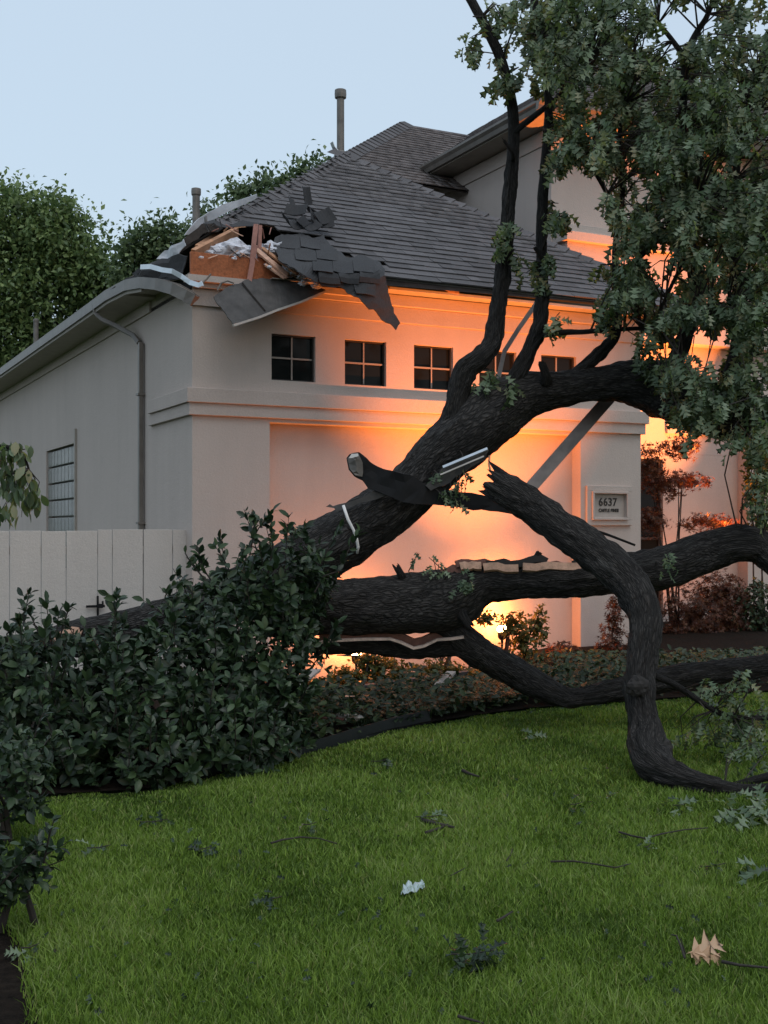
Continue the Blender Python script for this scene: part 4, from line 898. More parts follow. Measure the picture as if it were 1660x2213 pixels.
def oak_leaves(clusters, gaps=(), per=9, size=(0.09, 0.16), droop=1.25, skel=None, tw=0.0045):
    cen = []
    for (cx, cy_, rx, ry, n, y0, y1) in clusters:
        k = 0; tries = 0
        while k < n and tries < n*20:
            tries += 1; t = random.uniform(0, 2*math.pi); r = math.sqrt(random.random()); x, y = cx + rx*r*math.cos(t), cy_ + ry*r*math.sin(t)
            if any(((x-g[0])/g[2])**2 + ((y-g[1])/g[3])**2 < 1 for g in gaps): continue
            cen.append(P(x, y, random.uniform(y0, y1))); k += 1
    pos, A, N, S = [], [], [], []; tm = MB()
    sk = np.array(skel if skel is not None else SKEL)
    for c in cen:
        d2 = ((sk[:, :3] - np.array(c))**2).sum(1); d2 = d2*(1 + rng.random(len(d2))*0.5); q = sk[int(np.argmin(d2))]; q = Vector(q[:3])
        L = (c-q).length
        if L < 1.6:
            mid = q.lerp(c, 0.5) + Vector((random.uniform(-.1, .1), random.uniform(-.1, .1), 0.12*L)); tm.tube([q, q.lerp(mid, 0.6), mid, mid.lerp(c, 0.6), c], [tw*2.0, tw*1.6, tw*1.3, tw, tw*0.7], 4, False)
        else:
            mid = c + Vector((random.uniform(-.2, .2), random.uniform(-.2, .2), random.uniform(0.1, .35))); tm.tube([mid, mid.lerp(c, 0.5)+Vector((0, 0, .03)), c], [tw*1.3, tw, tw*0.7], 4, False)
        ax = (c-mid).normalized()
        n = int(per*random.uniform(0.7, 1.35))
        for k in range(n):
            d = Vector(unit(1)[0]) + ax*0.5 + Vector((0, 0, -droop)); d.normalize()
            pos.append(c + Vector(unit(1)[0])*0.05 - ax*random.uniform(0, 0.16)); A.append(d)
            nn = Vector(unit(1)[0])*0.8 + Vector((0, -0.35, 0.75)); N.append(nn); S.append(random.uniform(*size)*(1 if random.random() < 0.8 else 0.7))
    return [np.array([list(p) for p in q]) for q in (pos, A, N)] + [np.array(S)], tm
CL = [(1330, 40, 250, 90, 66, 9.2, 11.3), (1560, 110, 130, 160, 56, 9.2, 11.3), (1250, 140, 110, 100, 40, 9.2, 11), (1420, 240, 220, 110, 74, 9.0, 11.3), (1240, 330, 55, 120, 22, 9.4, 10.6), (1246, 460, 42, 90, 11, 9.4, 10.4),
      (1400, 400, 140, 150, 84, 9.0, 11.2), (1570, 400, 120, 160, 66, 9.0, 11.3), (1570, 590, 115, 150, 62, 9.0, 11), (1385, 560, 90, 90, 26, 9.2, 10.8), (1345, 630, 60, 70, 16, 9.3, 10.3), (1520, 690, 150, 60, 34, 9.0, 10.6), (1478, 835, 50, 80, 18, 9.2, 10.0), (1590, 800, 90, 120, 44, 9.0, 10.6), (1492, 905, 30, 50, 9, 9.2, 9.8), (1605, 950, 50, 50, 8, 9.1, 9.8), (1645, 1040, 25, 80, 9, 9.2, 9.7), (1400, 760, 50, 40, 7, 9.6, 10.4), (1720, 400, 80, 420, 60, 9.2, 11), (1950, 350, 240, 560, 130, 9.0, 13.0), (1450, -190, 420, 140, 90, 9.4, 12.8), (1700, 0, 200, 250, 50, 11, 13.5),
      (1012, 98, 26, 18, 3, 10.1, 10.4), (1098, 150, 34, 60, 9, 10.0, 10.5), (1086, 505, 18, 28, 4, 9.9, 10.1), (1128, 590, 12, 36, 2, 10, 10.3), (1184, 580, 12, 40, 3, 9.9, 10.1), (1080, 30, 40, 30, 6, 10, 10.6), (1160, 60, 40, 50, 12, 9.8, 10.6), (1085, 832, 40, 22, 5, 9.85, 9.95), (1205, 690, 14, 22, 2, 9.8, 10.0)]
GAPS = [(1268, 528, 78, 66), (1424, 545, 44, 38), (1438, 616, 52, 42), (1258, 408, 56, 70), (1482, 740, 56, 46), (1560, 742, 44, 56), (1462, 60, 50, 76), (1520, 25, 44, 50), (1205, 215, 12, 30), (1590, 905, 40, 16), (1505, 325, 14, 14), (1640, 195, 22, 16), (1645, 300, 18, 22), (1365, 690, 26, 18)]
SKO = list(SKEL)
CL = [c[:4] + (int(c[4]*(1.55 if c[4] > 12 else 1.1)),) + c[5:] for c in CL]
(pos, A, N, S), tm = oak_leaves(CL, GAPS, skel=SKO)
sprigs = [(965, 1045, 45, 18, 3, 9.55, 9.7), (985, 1075, 30, 14, 3, 9.5, 9.65), (935, 1195, 34, 18, 3, 9.45, 9.6), (1005, 1250, 36, 16, 2, 9.4, 9.5), (1425, 1195, 24, 16, 1, 9.1, 9.25), (1465, 1225, 14, 14, 1, 9.1, 9.2)]
(p2, A2, N2, S2), tm2 = oak_leaves(sprigs, per=6, size=(0.075, 0.12), skel=SKO, tw=0.0035)
tm.v, tm.f = tm.v, tm.f
off = len(tm.v); tm.v += tm2.v; tm.f += [tuple(i+off for i in f) for f in tm2.f]
o = tm.build('twigs', M['twig'], oak, kind='stuff')
foliage(oak, OAK, 'oak_leaf', M['oak'], np.vstack([pos, p2]), np.vstack([A, A2]), np.vstack([N, N2]), np.concatenate([S, S2]), 300)

for (x, y, Y, dx, dy, d) in ((820, 1068, 9.9, -10, -22, 16), (1180, 812, 10.0, -8, -24, 18), (1150, 1222, 9.75, 14, -26, 14), (870, 1248, 9.7, -12, -22, 16), (640, 1160, 10.0, -14, -20, 18), (1000, 1330, 9.6, 16, 24, 20), (1092, 560, 10.1, 16, -20, 9), (1172, 560, 10.1, -14, -22, 9), (1107, 330, 10.2, -16, -24, 8)):
    limb('stub', [(x, y-dy*0.6, Y+0.05, d*1.5), (x, y, Y, d*1.1), (x+dx, y+dy, Y-0.03, d*0.9)], oak, step=0.012, seg=14, jag=(0, 0.03))
# the broken limb hanging in front
SKEL.clear()
bl = thing('broken_limb', G(1400, 1688), 'broken off oak limb standing bent on the lawn with a ragged top end', 'limb')
limb('limb', [(1072, 1045, 9.35, 64), (1110, 1068, 9.3, 73), (1160, 1102, 9.25, 78), (1230, 1155, 9.1, 76), (1310, 1212, 8.95, 78), (1370, 1275, 8.8, 79), (1393, 1340, 8.65, 71), (1388, 1420, 8.5, 62), (1382, 1480, 8.4, 65), (1390, 1545, 8.3, 62), (1398, 1590, 8.2, 74), (1400, 1625, 8.05, 77), (1416, 1652, 7.93, 76), (1456, 1675, 7.77, 56), (1530, 1696, 7.62, 40), (1600, 1706, 7.58, 25), (1680, 1700, 7.5, 16)], bl, seg=44, step=0.016, jag=(0.10, 0), rough=1.15)
kn = MB(); kc = P(1378, 1483, 8.24)
blob('knot', kc, 0.075, M['bark'], bl, 3, 0.35, (1, 0.5, 1.0), local=False)
blob('knot', P(1430, 1622, 8.12), 0.085, M['bark'], bl, 3, 0.3, (0.9, 0.8, 1.1), local=False)
limb('side_branch', [(1405, 1455, 8.5, 16), (1460, 1480, 8.55, 14), (1520, 1520, 8.6, 13), (1580, 1548, 8.6, 11), (1690, 1552, 8.6, 9)], bl, seg=12)
limb('side_branch', [(1290, 1148, 9.2, 7), (1320, 1158, 9.3, 6), (1372, 1178, 9.4, 5)], bl, step=0.04, seg=8)
limb('side_branch', [(1565, 1705, 7.9, 16), (1610, 1692, 7.8, 18), (1690, 1670, 7.7, 20)], bl, seg=10)
SKD = list(SKEL)
(pos, A, N, S), tm = oak_leaves([(1585, 1470, 60, 40, 9, 8.2, 8.8), (1620, 1560, 60, 30, 8, 8.3, 8.9), (1560, 1600, 90, 30, 11, 8.2, 8.9), (1500, 1585, 40, 18, 4, 8.4, 8.9), (1620, 1620, 50, 20, 6, 8.1, 8.6), (1590, 1510, 40, 30, 4, 8.4, 8.8)], per=5, size=(0.08, 0.13), skel=SKD, tw=0.003)
pos[:, 2] = np.maximum(pos[:, 2], 0.05)
tm.build('twigs', M['twig'], bl, kind='stuff'); foliage(bl, OAK, 'oak_leaf', M['oak'], pos, A, N, S, 200)

# ------------------------------------------------------------------ roofing and gutter wreckage caught in the tree
def wreck(name, poly, Yf, mat, label, cat, thick=0.012, cr=0.03):
    me = sheet_px(poly, lambda x, y: P(x, y, Yf(x, y)) + crumple(cr)(x, y), thick, 2)
    return props(link_mesh(name, me, mat), label, cat)
w1 = wreck('bent_gutter_section', [(750, 992), (757, 984), (778, 980), (800, 998), (826, 1010), (852, 1018), (884, 1024), (910, 1040), (950, 1056), (1000, 1064), (1060, 1072), (1100, 1082), (1116, 1096), (1112, 1110), (1060, 1104), (1000, 1098), (940, 1092), (896, 1090), (860, 1080), (820, 1066), (796, 1056), (785, 1040), (768, 1030), (755, 1016)],
           lambda x, y: 9.74 + 0.0006*abs(x-880), M['blackmetal'], 'black bent gutter sheet with a curled pale end wrapped behind the leaning trunk', 'gutter', 0.02, 0.018)
me = sheet_px([(752, 990), (760, 983), (775, 982), (783, 1000), (784, 1022), (782, 1030), (768, 1028), (757, 1014)], lambda x, y: P(x, y, 9.72 + 0.003*abs(x-768)), 0.006, 1); link_mesh('curled_end', me, M['pipe'], w1)
me = sheet_px([(754, 990), (760, 981), (774, 980), (775, 986), (760, 990)], lambda x, y: P(x, y, 9.70), 0.01, 1); link_mesh('torn_lip', me, M['white'], w1)
w2 = wreck('roofing_strip', [(704, 1094), (714, 1088), (722, 1094), (760, 1082), (800, 1064), (830, 1062), (842, 1070), (815, 1080), (780, 1084), (745, 1100), (728, 1108), (724, 1098)], lambda x, y: 9.80, M['felt'], 'short dark roofing strip lying on the trunk under the curled sheet', 'roofing', 0.012, 0.02)
props(MB().tube([P(742, 1092, 9.72), P(752, 1122, 9.70), P(764, 1145, 9.70), P(771, 1165, 9.71), P(774, 1182, 9.72), P(772, 1196, 9.74)], [0.012, 0.013, 0.012, 0.013, 0.012, 0.011], 8).build('pale_cable', M['white'], smooth=True), 'pale cable draped down over the leaning trunk', 'cable')
w3 = wreck('metal_flashing', [(955, 1012), (1000, 992), (1052, 968), (1058, 972), (1050, 990), (1000, 1024), (960, 1052), (930, 1060), (920, 1046), (945, 1030)], lambda x, y: 9.72 - 0.0006*(x-950), M['felt'], 'dark flashing strip with a pale upper edge lying on the leaning trunk', 'flashing')
MB().beam(P(958, 1010, 9.66), P(1054, 970, 9.60), 0.02, 0.034, (0, -1, 0.3)).build('pale_edge', M['silver'], w3)
MB().beam(P(952, 1026, 9.66), P(1046, 986, 9.60), 0.012, 0.012, (0, -1, 0.3)).build('lower_edge', M['drip'], w3)
props(MB().tube([P(1058, 985, 9.62), P(1057, 1005, 9.6), P(1060, 1018, 9.55), P(1066, 1024, 9.5)], [0.009, 0.009, 0.008, 0.007], 6).build('hanging_strip', M['lumber'], smooth=True), 'thin bent brown strip hanging above the ragged limb end', 'strip')
# fallen downspout leaning between the limbs
fd = thing('fallen_downspout', P(1150, 1075, 10.4), 'dark downspout leaning diagonally in front of the right pier', 'downspout')
pa, pb2 = P(1128, 1075, 10.45), P(1330, 845, 10.7)
MB().sweep([pa, pa.lerp(pb2, 0.5), pb2], [(-0.054, -0.04), (-0.03, -0.055), (-0.01, -0.042), (0.02, -0.055), (0.054, -0.04), (0.054, 0.05), (-0.054, 0.05)], up=(0.4, -1, 0.5)).build('pipe', M['spout'], fd)
props(MB().sweep([P(1072, 842, 11.9), P(1082, 795, 11.9), P(1090, 760, 11.95), P(1120, 712, 12.0), P(1162, 652, 12.1)], [(-0.022, -0.012), (0.022, -0.012), (0.022, 0.012), (-0.022, 0.012)], up=(0, -1, 0.2)).build('loose_lath', M['spout']), 'thin bent metal lath hanging from the eave across the fourth small window', 'lath')

# ------------------------------------------------------------------ shrubs
def shrub_leaves(ells, per_m2, size, whorl=6, T=ELL, up=0.35, zmin=0.03, inner=0.35):
    pos, A, N, S = [], [], [], []; shoots = []
    for (c, r) in ells:
        area = 4*math.pi*((r[0]*r[1])**1.6/3+(r[0]*r[2])**1.6/3+(r[1]*r[2])**1.6/3)**(1/1.6); n = int(area*per_m2)
        for k in range(n):
            d = unit(1)[0]; f = 1.0 - inner*random.random()**2 + random.uniform(-0.03, 0.10)
            lump = 1 + 0.30*noise.noise(Vector(d*2.3) + Vector(c)*1.7)
            p = np.array(c) + d*np.array(r)*f*lump
            if p[2] < zmin: continue
            if inner < 0.6 and any(sum(((p[i]-q[0][i])/q[1][i])**2 for i in range(3)) < 0.45 for q in ells): continue
            nn = d/np.array(r); nn = nn/np.linalg.norm(nn); ax = nn + np.array([0, 0, up]) + 0.35*unit(1)[0]; ax /= np.linalg.norm(ax)
            shoots.append((p, ax)); t0 = random.random()*6.28
            e1 = np.cross(ax, [0.3, 0.5, 0.8]); e1 /= np.linalg.norm(e1); e2 = np.cross(ax, e1)
            w = max(2, int(whorl*random.uniform(0.6, 1.2)))
            for j in range(w):
                t = t0 + j*2.4; sp_ = random.uniform(0.5, 1.3); dv = ax*random.uniform(0.25, 0.9) + (e1*math.cos(t)+e2*math.sin(t))*sp_
                pos.append(p - ax*random.uniform(0, size[1]*0.9)); A.append(dv); N.append(ax + 0.35*unit(1)[0]); S.append(random.uniform(*size))
    return [np.array(q) for q in (pos, A, N)] + [np.array(S)], shoots
def E_(px, py, Y, rx, ry, rd=None):
    c = P(px, py, Y); k = Y/FPX; return ((c.x, c.y, c.z), (rx*k, rd if rd else rx*k*0.9, ry*k))
def shrub(name, ells, per, size, mat, key, T, label, cat, whorl=6, group=None, nparts=300, stems=6, up=0.35, spray=(), inner=0.35, wild=0):
    base = Vector((np.mean([e[0][0] for e in ells]), np.mean([e[0][1] for e in ells]), 0.0))
    t = thing(name, base, label, cat, group)
    (pos, A, N, S), sh = shrub_leaves(ells, per, size, whorl, T, up, zmin=-0.22 if inner > 0.6 else 0.03, inner=inner); tm = MB()
    pos, A, N, S = [list(q) for q in (pos, A, N, S)]
    for (pts, n, sz) in spray:                             # long shoots sticking out above the mass
        w = [Vector(p) for p in pts]; tm.tube(w, [0.007, 0.006, 0.004, 0.003][:len(w)], 5, False)
        for k in range(n):
            f = random.uniform(0.25, 1.0)*(len(w)-1); i = min(int(f), len(w)-2); p = w[i].lerp(w[i+1], f-i); d = Vector(unit(1)[0]) + (w[i+1]-w[i]).normalized()*0.8
            pos.append(np.array(p)); A.append(np.array(d)); N.append(unit(1)[0]*0.7 + np.array([0, -0.5, 0.7])); S.append(random.uniform(sz*0.7, sz*1.15))
    S = [s_*random.choice((0.7, 0.85, 1.0, 1.0, 1.15)) for s_ in S]
    for (c0, ax) in (random.sample(sh, min(len(sh), wild)) if wild and sh else []):    # stray shoots breaking the outline
        d = Vector(ax)*0.7 + Vector((random.uniform(-.3, .3), random.uniform(-.3, .1), 0.75)); d.normalize(); L = random.uniform(0.12, 0.42); w = [Vector(c0), Vector(c0)+d*L*0.5+Vector((0, 0, 0.02)), Vector(c0)+d*L]
        tm.tube(w, [0.005, 0.004, 0.002], 4, False)
        for k in range(int(6+L*34)):
            f = random.uniform(0.1, 1.0)*2; i = min(int(f), 1); q = w[i].lerp(w[i+1], f-i); dd = Vector(unit(1)[0]) + d*0.9
            pos.append(np.array(q)); A.append(np.array(dd)); N.append(unit(1)[0]*0.7 + np.array([0, -0.5, 0.7])); S.append(random.uniform(size[0]*0.7, size[1]))
    if tm.v: tm.build('shoots', M['twig'], t, kind='stuff')
    foliage(t, T, key, mat, np.array(pos), np.array(A), np.array(N), np.array(S), nparts)
    for k in range(stems):
        e = random.choice(ells); q = np.array(e[0]) + unit(1)[0]*np.array(e[1])*0.6; b = base + Vector((random.uniform(-.15, .15), random.uniform(-.1, .1), 0)); q[2] = max(q[2], 0.2)
        MB().tube([b, b.lerp(Vector(q), 0.4)+Vector((0, 0, 0.1)), Vector(q)], [0.018, 0.013, 0.006], 7).build('stem', M['twig'], t)
    return t
SG = 'broadleaf shrubs in front of the fence'
shrub('broadleaf_shrub', [E_(60, 1520, 8.35, 150, 150, 0.45), E_(150, 1600, 8.1, 150, 110, 0.45), E_(20, 1430, 8.5, 80, 60, 0.35), E_(90, 1660, 7.95, 150, 60, 0.3)], 120, (0.075, 0.115), M['shrub'], 'shrub_leaf', ELL, 'dark broadleaf shrub at the left edge before the gate', 'shrub', group=SG, wild=85,
      spray=[([P(110, 1440, 8.3), P(112, 1390, 8.3), P(105, 1340, 8.3), P(100, 1300, 8.3)], 26, 0.085), ([P(115, 1420, 8.3), P(135, 1360, 8.3), P(150, 1310, 8.3)], 22, 0.085), ([P(100, 1400, 8.3), P(75, 1350, 8.3), P(65, 1325, 8.3)], 14, 0.08), ([P(20, 1420, 8.4), P(15, 1370, 8.4), P(30, 1350, 8.4)], 16, 0.085)])
shrub('broadleaf_shrub', [E_(300, 1560, 8.5, 150, 150, 0.5), E_(380, 1500, 8.8, 150, 150, 0.5), E_(330, 1640, 8.1, 150, 70, 0.4), E_(260, 1450, 8.8, 90, 80, 0.4), E_(480, 1600, 8.5, 140, 90, 0.45), E_(230, 1670, 7.95, 150, 50, 0.3), E_(430, 1660, 8.25, 150, 45, 0.3)], 120, (0.07, 0.11), M['shrub'], 'shrub_leaf', ELL, 'wide dark broadleaf shrub covering the trunk base in the middle of the bed', 'shrub', group=SG, wild=85)
shrub('broadleaf_shrub', [E_(560, 1410, 9.2, 130, 150, 0.5), E_(610, 1270, 9.3, 105, 90, 0.42), E_(490, 1340, 9.2, 105, 105, 0.42), E_(650, 1262, 9.3, 55, 62, 0.3), E_(540, 1262, 9.3, 60, 50, 0.3), E_(610, 1490, 9.0, 66, 80, 0.35), E_(540, 1520, 8.9, 120, 110, 0.45), E_(650, 1350, 9.2, 44, 60, 0.25), E_(570, 1590, 8.75, 95, 50, 0.35)], 110, (0.068, 0.105), M['shrub'], 'shrub_leaf', ELL, 'tall dark broadleaf shrub reaching up beside the leaning trunk', 'shrub', group=SG, wild=85,
      spray=[([P(520, 1260, 9.0), P(535, 1190, 9.0), P(560, 1140, 9.0), P(590, 1105, 9.0)], 34, 0.085), ([P(540, 1200, 9.0), P(550, 1140, 9.0), P(545, 1108, 9.0)], 22, 0.085), ([P(480, 1290, 9.0), P(440, 1230, 9.0), P(425, 1180, 9.0)], 26, 0.085), ([P(450, 1260, 9.0), P(415, 1220, 9.0), P(400, 1195, 9.0)], 16, 0.08), ([P(600, 1240, 9.0), P(630, 1180, 9.0), P(640, 1145, 9.0)], 22, 0.08), ([P(680, 1280, 9.0), P(700, 1245, 9.0), P(730, 1235, 9.0)], 14, 0.08), ([P(580, 1240, 9.0), P(590, 1180, 9.0), P(585, 1140, 9.0)], 18, 0.08)])
shrub('broadleaf_shrub', [E_(30, 1690, 6.4, 85, 90, 0.22), E_(30, 1625, 6.5, 60, 50, 0.2), E_(-60, 1700, 6.4, 90, 120, 0.3)], 130, (0.05, 0.08), M['shrub'], 'shrub_leaf', ELL, 'paler broadleaf shrub cut off by the left edge above the lawn', 'shrub', nparts=150, wild=14, stems=3)
shrub('broadleaf_shrub', [E_(25, 1880, 5.0, 75, 70, 0.14), E_(75, 1850, 5.0, 42, 40, 0.1), E_(30, 1940, 4.95, 30, 22, 0.08), E_(-60, 1880, 5.0, 90, 110, 0.2)], 170, (0.045, 0.07), M['shrub'], 'shrub_leaf', ELL, 'low dark shrub spilling over the lawn edge at the lower left', 'shrub', nparts=150, wild=14, stems=3)
# overhanging branch at the left edge
ob = thing('drooping_branch', P(-120, 1000, 9.5), 'drooping leafy branch hanging in from the left edge before the side wall', 'branch')
SKEL.clear(); limb('branch', [(-160, 1020, 9.5, 12), (-60, 970, 9.5, 10), (10, 965, 9.5, 8), (50, 985, 9.5, 6), (70, 1040, 9.5, 4)], ob, step=0.03, seg=8)
(pos, A, N, S), tm = oak_leaves([(30, 1000, 40, 40, 9, 9.3, 9.7), (40, 1070, 40, 50, 10, 9.3, 9.7), (0, 1060, 40, 80, 10, 9.3, 9.7), (20, 970, 30, 15, 4, 9.3, 9.6)], per=6, size=(0.10, 0.15), droop=1.3, skel=list(SKEL), tw=0.003)
tm.build('twigs', M['twig'], ob, kind='stuff'); foliage(ob, ELL, 'shrub_leaf_long', M['oak'], pos, A, N, S, 120)
# small bushes by the lamps and the entry
BG = 'small bushes along the house wall'
def hbush(name, px, py, v, rx, ry, per, size, mat, key, T, label, whorl=5, cat='bush', extra=(), nparts=100, up=0.6, stems=4):
    ells = []
    for (x, y, a, b) in [(px, py, rx, ry)] + list(extra):
        w = toW(*hv(x, y, v)); k = w.y/FPX; ells.append(((w.x, w.y, w.z), (a*k, a*k*0.7, b*k)))
    return shrub(name, ells, per, size, mat, key, T, label, cat, whorl, BG, nparts, stems, up, inner=0.9)
hbush('small_bush', 1130, 1375, -0.75, 45, 55, 260, (0.045, 0.075), M['box'], 'box_leaf', SML, 'airy bush silhouetted in front of the brightest uplight', extra=[(1100, 1345, 26, 26), (1165, 1350, 22, 40), (1050, 1335, 26, 18)])
hbush('small_bush', 815, 1440, -0.7, 44, 32, 330, (0.045, 0.07), M['box'], 'box_leaf', SML, 'rounded bush glowing yellow under the split limb', extra=[(750, 1458, 40, 22), (860, 1450, 26, 26), (790, 1428, 26, 18)])
hbush('small_bush', 940, 1445, -0.8, 55, 22, 300, (0.045, 0.07), M['box'], 'box_leaf', SML, 'low bush under the split limb right of the yellow glowing one', extra=[(990, 1460, 40, 22)])
hbush('small_bush', 1215, 1412, -0.4, 38, 24, 320, (0.05, 0.08), M['maple'], 'maple_leaf', MPL, 'low reddish bush at the foot of the lit reveal')
hbush('small_bush', 1325, 1400, -0.5, 42, 48, 260, (0.05, 0.085), M['maple'], 'maple_leaf', MPL, 'reddish bush at the foot of the right pier', extra=[(1330, 1330, 22, 50)])
hbush('small_bush', 1500, 1330, 1.2, 85, 75, 170, (0.06, 0.10), M['maple'], 'maple_leaf', MPL, 'wide reddish bush before the entry wall', extra=[(1580, 1340, 90, 70), (1440, 1390, 50, 40), (1560, 1280, 60, 50)], nparts=150)
hbush('small_bush', 1640, 1330, 0.9, 60, 80, 170, (0.06, 0.09), M['ivy'], 'ivy_leaf', SML, 'dark bush at the right edge before the entry wall')
mp = toW(*hv(1410, 1380, 1.6)); mp.z = 0
jm = shrub('japanese_maple', [(tuple(toW(*hv(x, y, v))), (a, a*0.8, b)) for (x, y, v, a, b) in ((1400, 1010, 1.6, 0.34, 0.40), (1440, 1050, 1.5, 0.42, 0.30), (1490, 1040, 1.5, 0.38, 0.16), (1400, 1130, 1.6, 0.34, 0.3), (1530, 1130, 1.4, 0.5, 0.16), (1470, 970, 1.5, 0.36, 0.22))], 110, (0.06, 0.10), M['maple'], 'maple_leaf', MPL, 'red leaved small maple in layers beside the right pier', 'tree', 5, None, 200, 7, -0.1, inner=0.9)
ye = shrub('climbing_plant', [(tuple(toW(*hv(x, y, 2.0))), (a, a*0.6, b)) for (x, y, a, b) in ((1640, 1040, 0.3, 0.5), (1650, 960, 0.35, 0.4), (1645, 1130, 0.25, 0.3))], 130, (0.07, 0.11), M['box'], 'box_leaf', SML, 'yellow lit leafy plant at the right edge before the entry pilaster', 'plant', 5, None, 80, 3, -0.5, inner=0.9)

# ------------------------------------------------------------------ groundcover, debris in the bed
def bed_points(n, x0, x1, y0, y1):
    outp = []
    while len(outp) < n:
        px, py = random.uniform(x0, x1), random.uniform(y0, y1); g = G(px, py)
        if 610 < px < 810 and 1478 < py < 1560 and random.random() < 0.75: continue
        if g.y > edge_y(g.x) + 0.05 and toH(g).y < (-0.1 if toH(g).x < 6.7 else 2.6): outp.append(g)
    return outp
gp_ = bed_points(11000, 560, 1680, 1425, 1640); hts = np.array([max(0.12, min(1, (13.2-p_.y)/2.0 + 0.35*max(0, p_.x-1)))*random.random()**1.2*(0.10 + 0.22*max(0, noise.noise((p_.x*1.4, p_.y*1.4, 5)) + 0.35)) + 0.04 for p_ in gp_])
pos = np.array([[p.x, p.y, h + bedz(p.x, p.y)] for p, h in zip(gp_, hts)]); n = len(pos)
A = unit(n)*[1, 1, 0.4]; N = unit(n)*0.6 + [0, -0.3, 0.9]; me = scatter_mesh('groundcover', ELL, pos, A, N, rng.uniform(0.05, 0.11, n)); me.materials.append(M['ivy'])
props(link_mesh('groundcover', me, None), 'low leafy ground cover in the bed under the limbs', 'ground cover', kind='stuff')
def straps(name, cl, label):
    V = []; Fc = []; rv = []
    for (px, py, n, h) in cl:
        c = G(px, py)
        for k in range(n):
            a = random.random()*6.28; L = h*random.uniform(0.7, 1.2); d = Vector((math.cos(a), math.sin(a), 0)); s = d.cross(Vector((0, 0, 1)))*0.005; b = c + Vector((random.uniform(-.06, .06), random.uniform(-.06, .06), 0.05)); i = len(V); r = random.random()
            for t in (0, 0.35, 0.7, 1.0):
                p = b + d*L*0.8*t*t + Vector((0, 0, L*(t - 0.6*t*t))); w = (1-t*0.9); V += [p-s*w, p+s*w]; rv += [r, r]
            for q in range(3): Fc += [(i+2*q, i+2*q+1, i+2*q+3), (i+2*q, i+2*q+3, i+2*q+2)]
    me = tri_mesh(name, np.array([list(v) for v in V]), np.array(Fc), np.array(rv)); me.materials.append(M['ivy'])
    return props(link_mesh(name, me, None), label, 'ground cover', kind='stuff')
straps('strap_leaf_border', [(x + random.uniform(-8, 8), np.interp(x, [760, 900, 1000, 1100, 1340], [1592, 1566, 1550, 1535, 1512]) - random.uniform(2, 40), 34, 0.26) for x in list(np.arange(770, 1340, 9)) + list(np.arange(880, 1120, 5))], 'strap leaved border plants drooping along the bed edge')
DB = 'storm debris in the planting bed'
def plank(px, py, L, w, h, rz, mat, name, label, cat, z=0.13, tiltx=0.0):
    c = G(px, py, z); d = Vector((math.cos(rz), math.sin(rz), tiltx))
    return props(MB().beam(c - d*L/2, c + d*L/2, w, h, (0, 0, 1), 0.05).build(name, mat), label, cat, DB)
plank(715, 1508, 0.62, 0.09, 0.03, 0.1, M['splinter'], 'wood_plank', 'broken orange plank lying highest in the bed debris', 'plank')
plank(722, 1532, 0.55, 0.08, 0.03, 0.05, M['lumber'], 'wood_plank', 'broken pale brown plank just below the orange one', 'plank')
plank(690, 1552, 0.35, 0.06, 0.02, -0.3, M['redlumber'], 'wood_plank', 'short reddish plank nearest the tall shrub', 'plank')
plank(900, 1468, 1.0, 0.10, 0.03, 0.25, M['felt'], 'wood_plank', 'long dark plank under the low limb beside the bushes', 'plank', 0.2, 0.1)
plank(655, 1470, 0.3, 0.16, 0.02, 0.6, M['plate'], 'roofing_scrap', 'pale triangular scrap leaning beside the tall shrub', 'scrap', 0.2, 0.6)
plank(955, 1474, 0.25, 0.1, 0.02, 0.9, M['plate'], 'roofing_scrap', 'pale grey scrap leaning under the low limb', 'scrap', 0.2, 0.5)
for (x, y, r, l) in ((742, 1546, 0.05, 'white insulation clump at the front of the bed, left of a pair'), (765, 1550, 0.055, 'white insulation clump at the front of the bed, right of a pair'), (598, 1519, 0.05, 'white insulation scrap low among the shrub leaves'), (628, 1512, 0.045, 'white insulation scrap beside the pale triangular scrap'), (592, 1552, 0.03, 'small white scrap at the foot of the shrub'), (645, 1553, 0.03, 'small white flake between the shrub and the planks'), (840, 1520, 0.03, 'small pale flake in the bed right of the planks'), (850, 1500, 0.025, 'tiny pale flake under the yellow lit bush'), (780, 1520, 0.03, 'small grey flake between the planks and the yellow lit bush')):
    g = G(x, y, 0.13); props(blob('insulation_scrap', g, r, M['white'], None, 2, 0.7, (1.4, 1, 0.5)), l, 'scrap', DB)

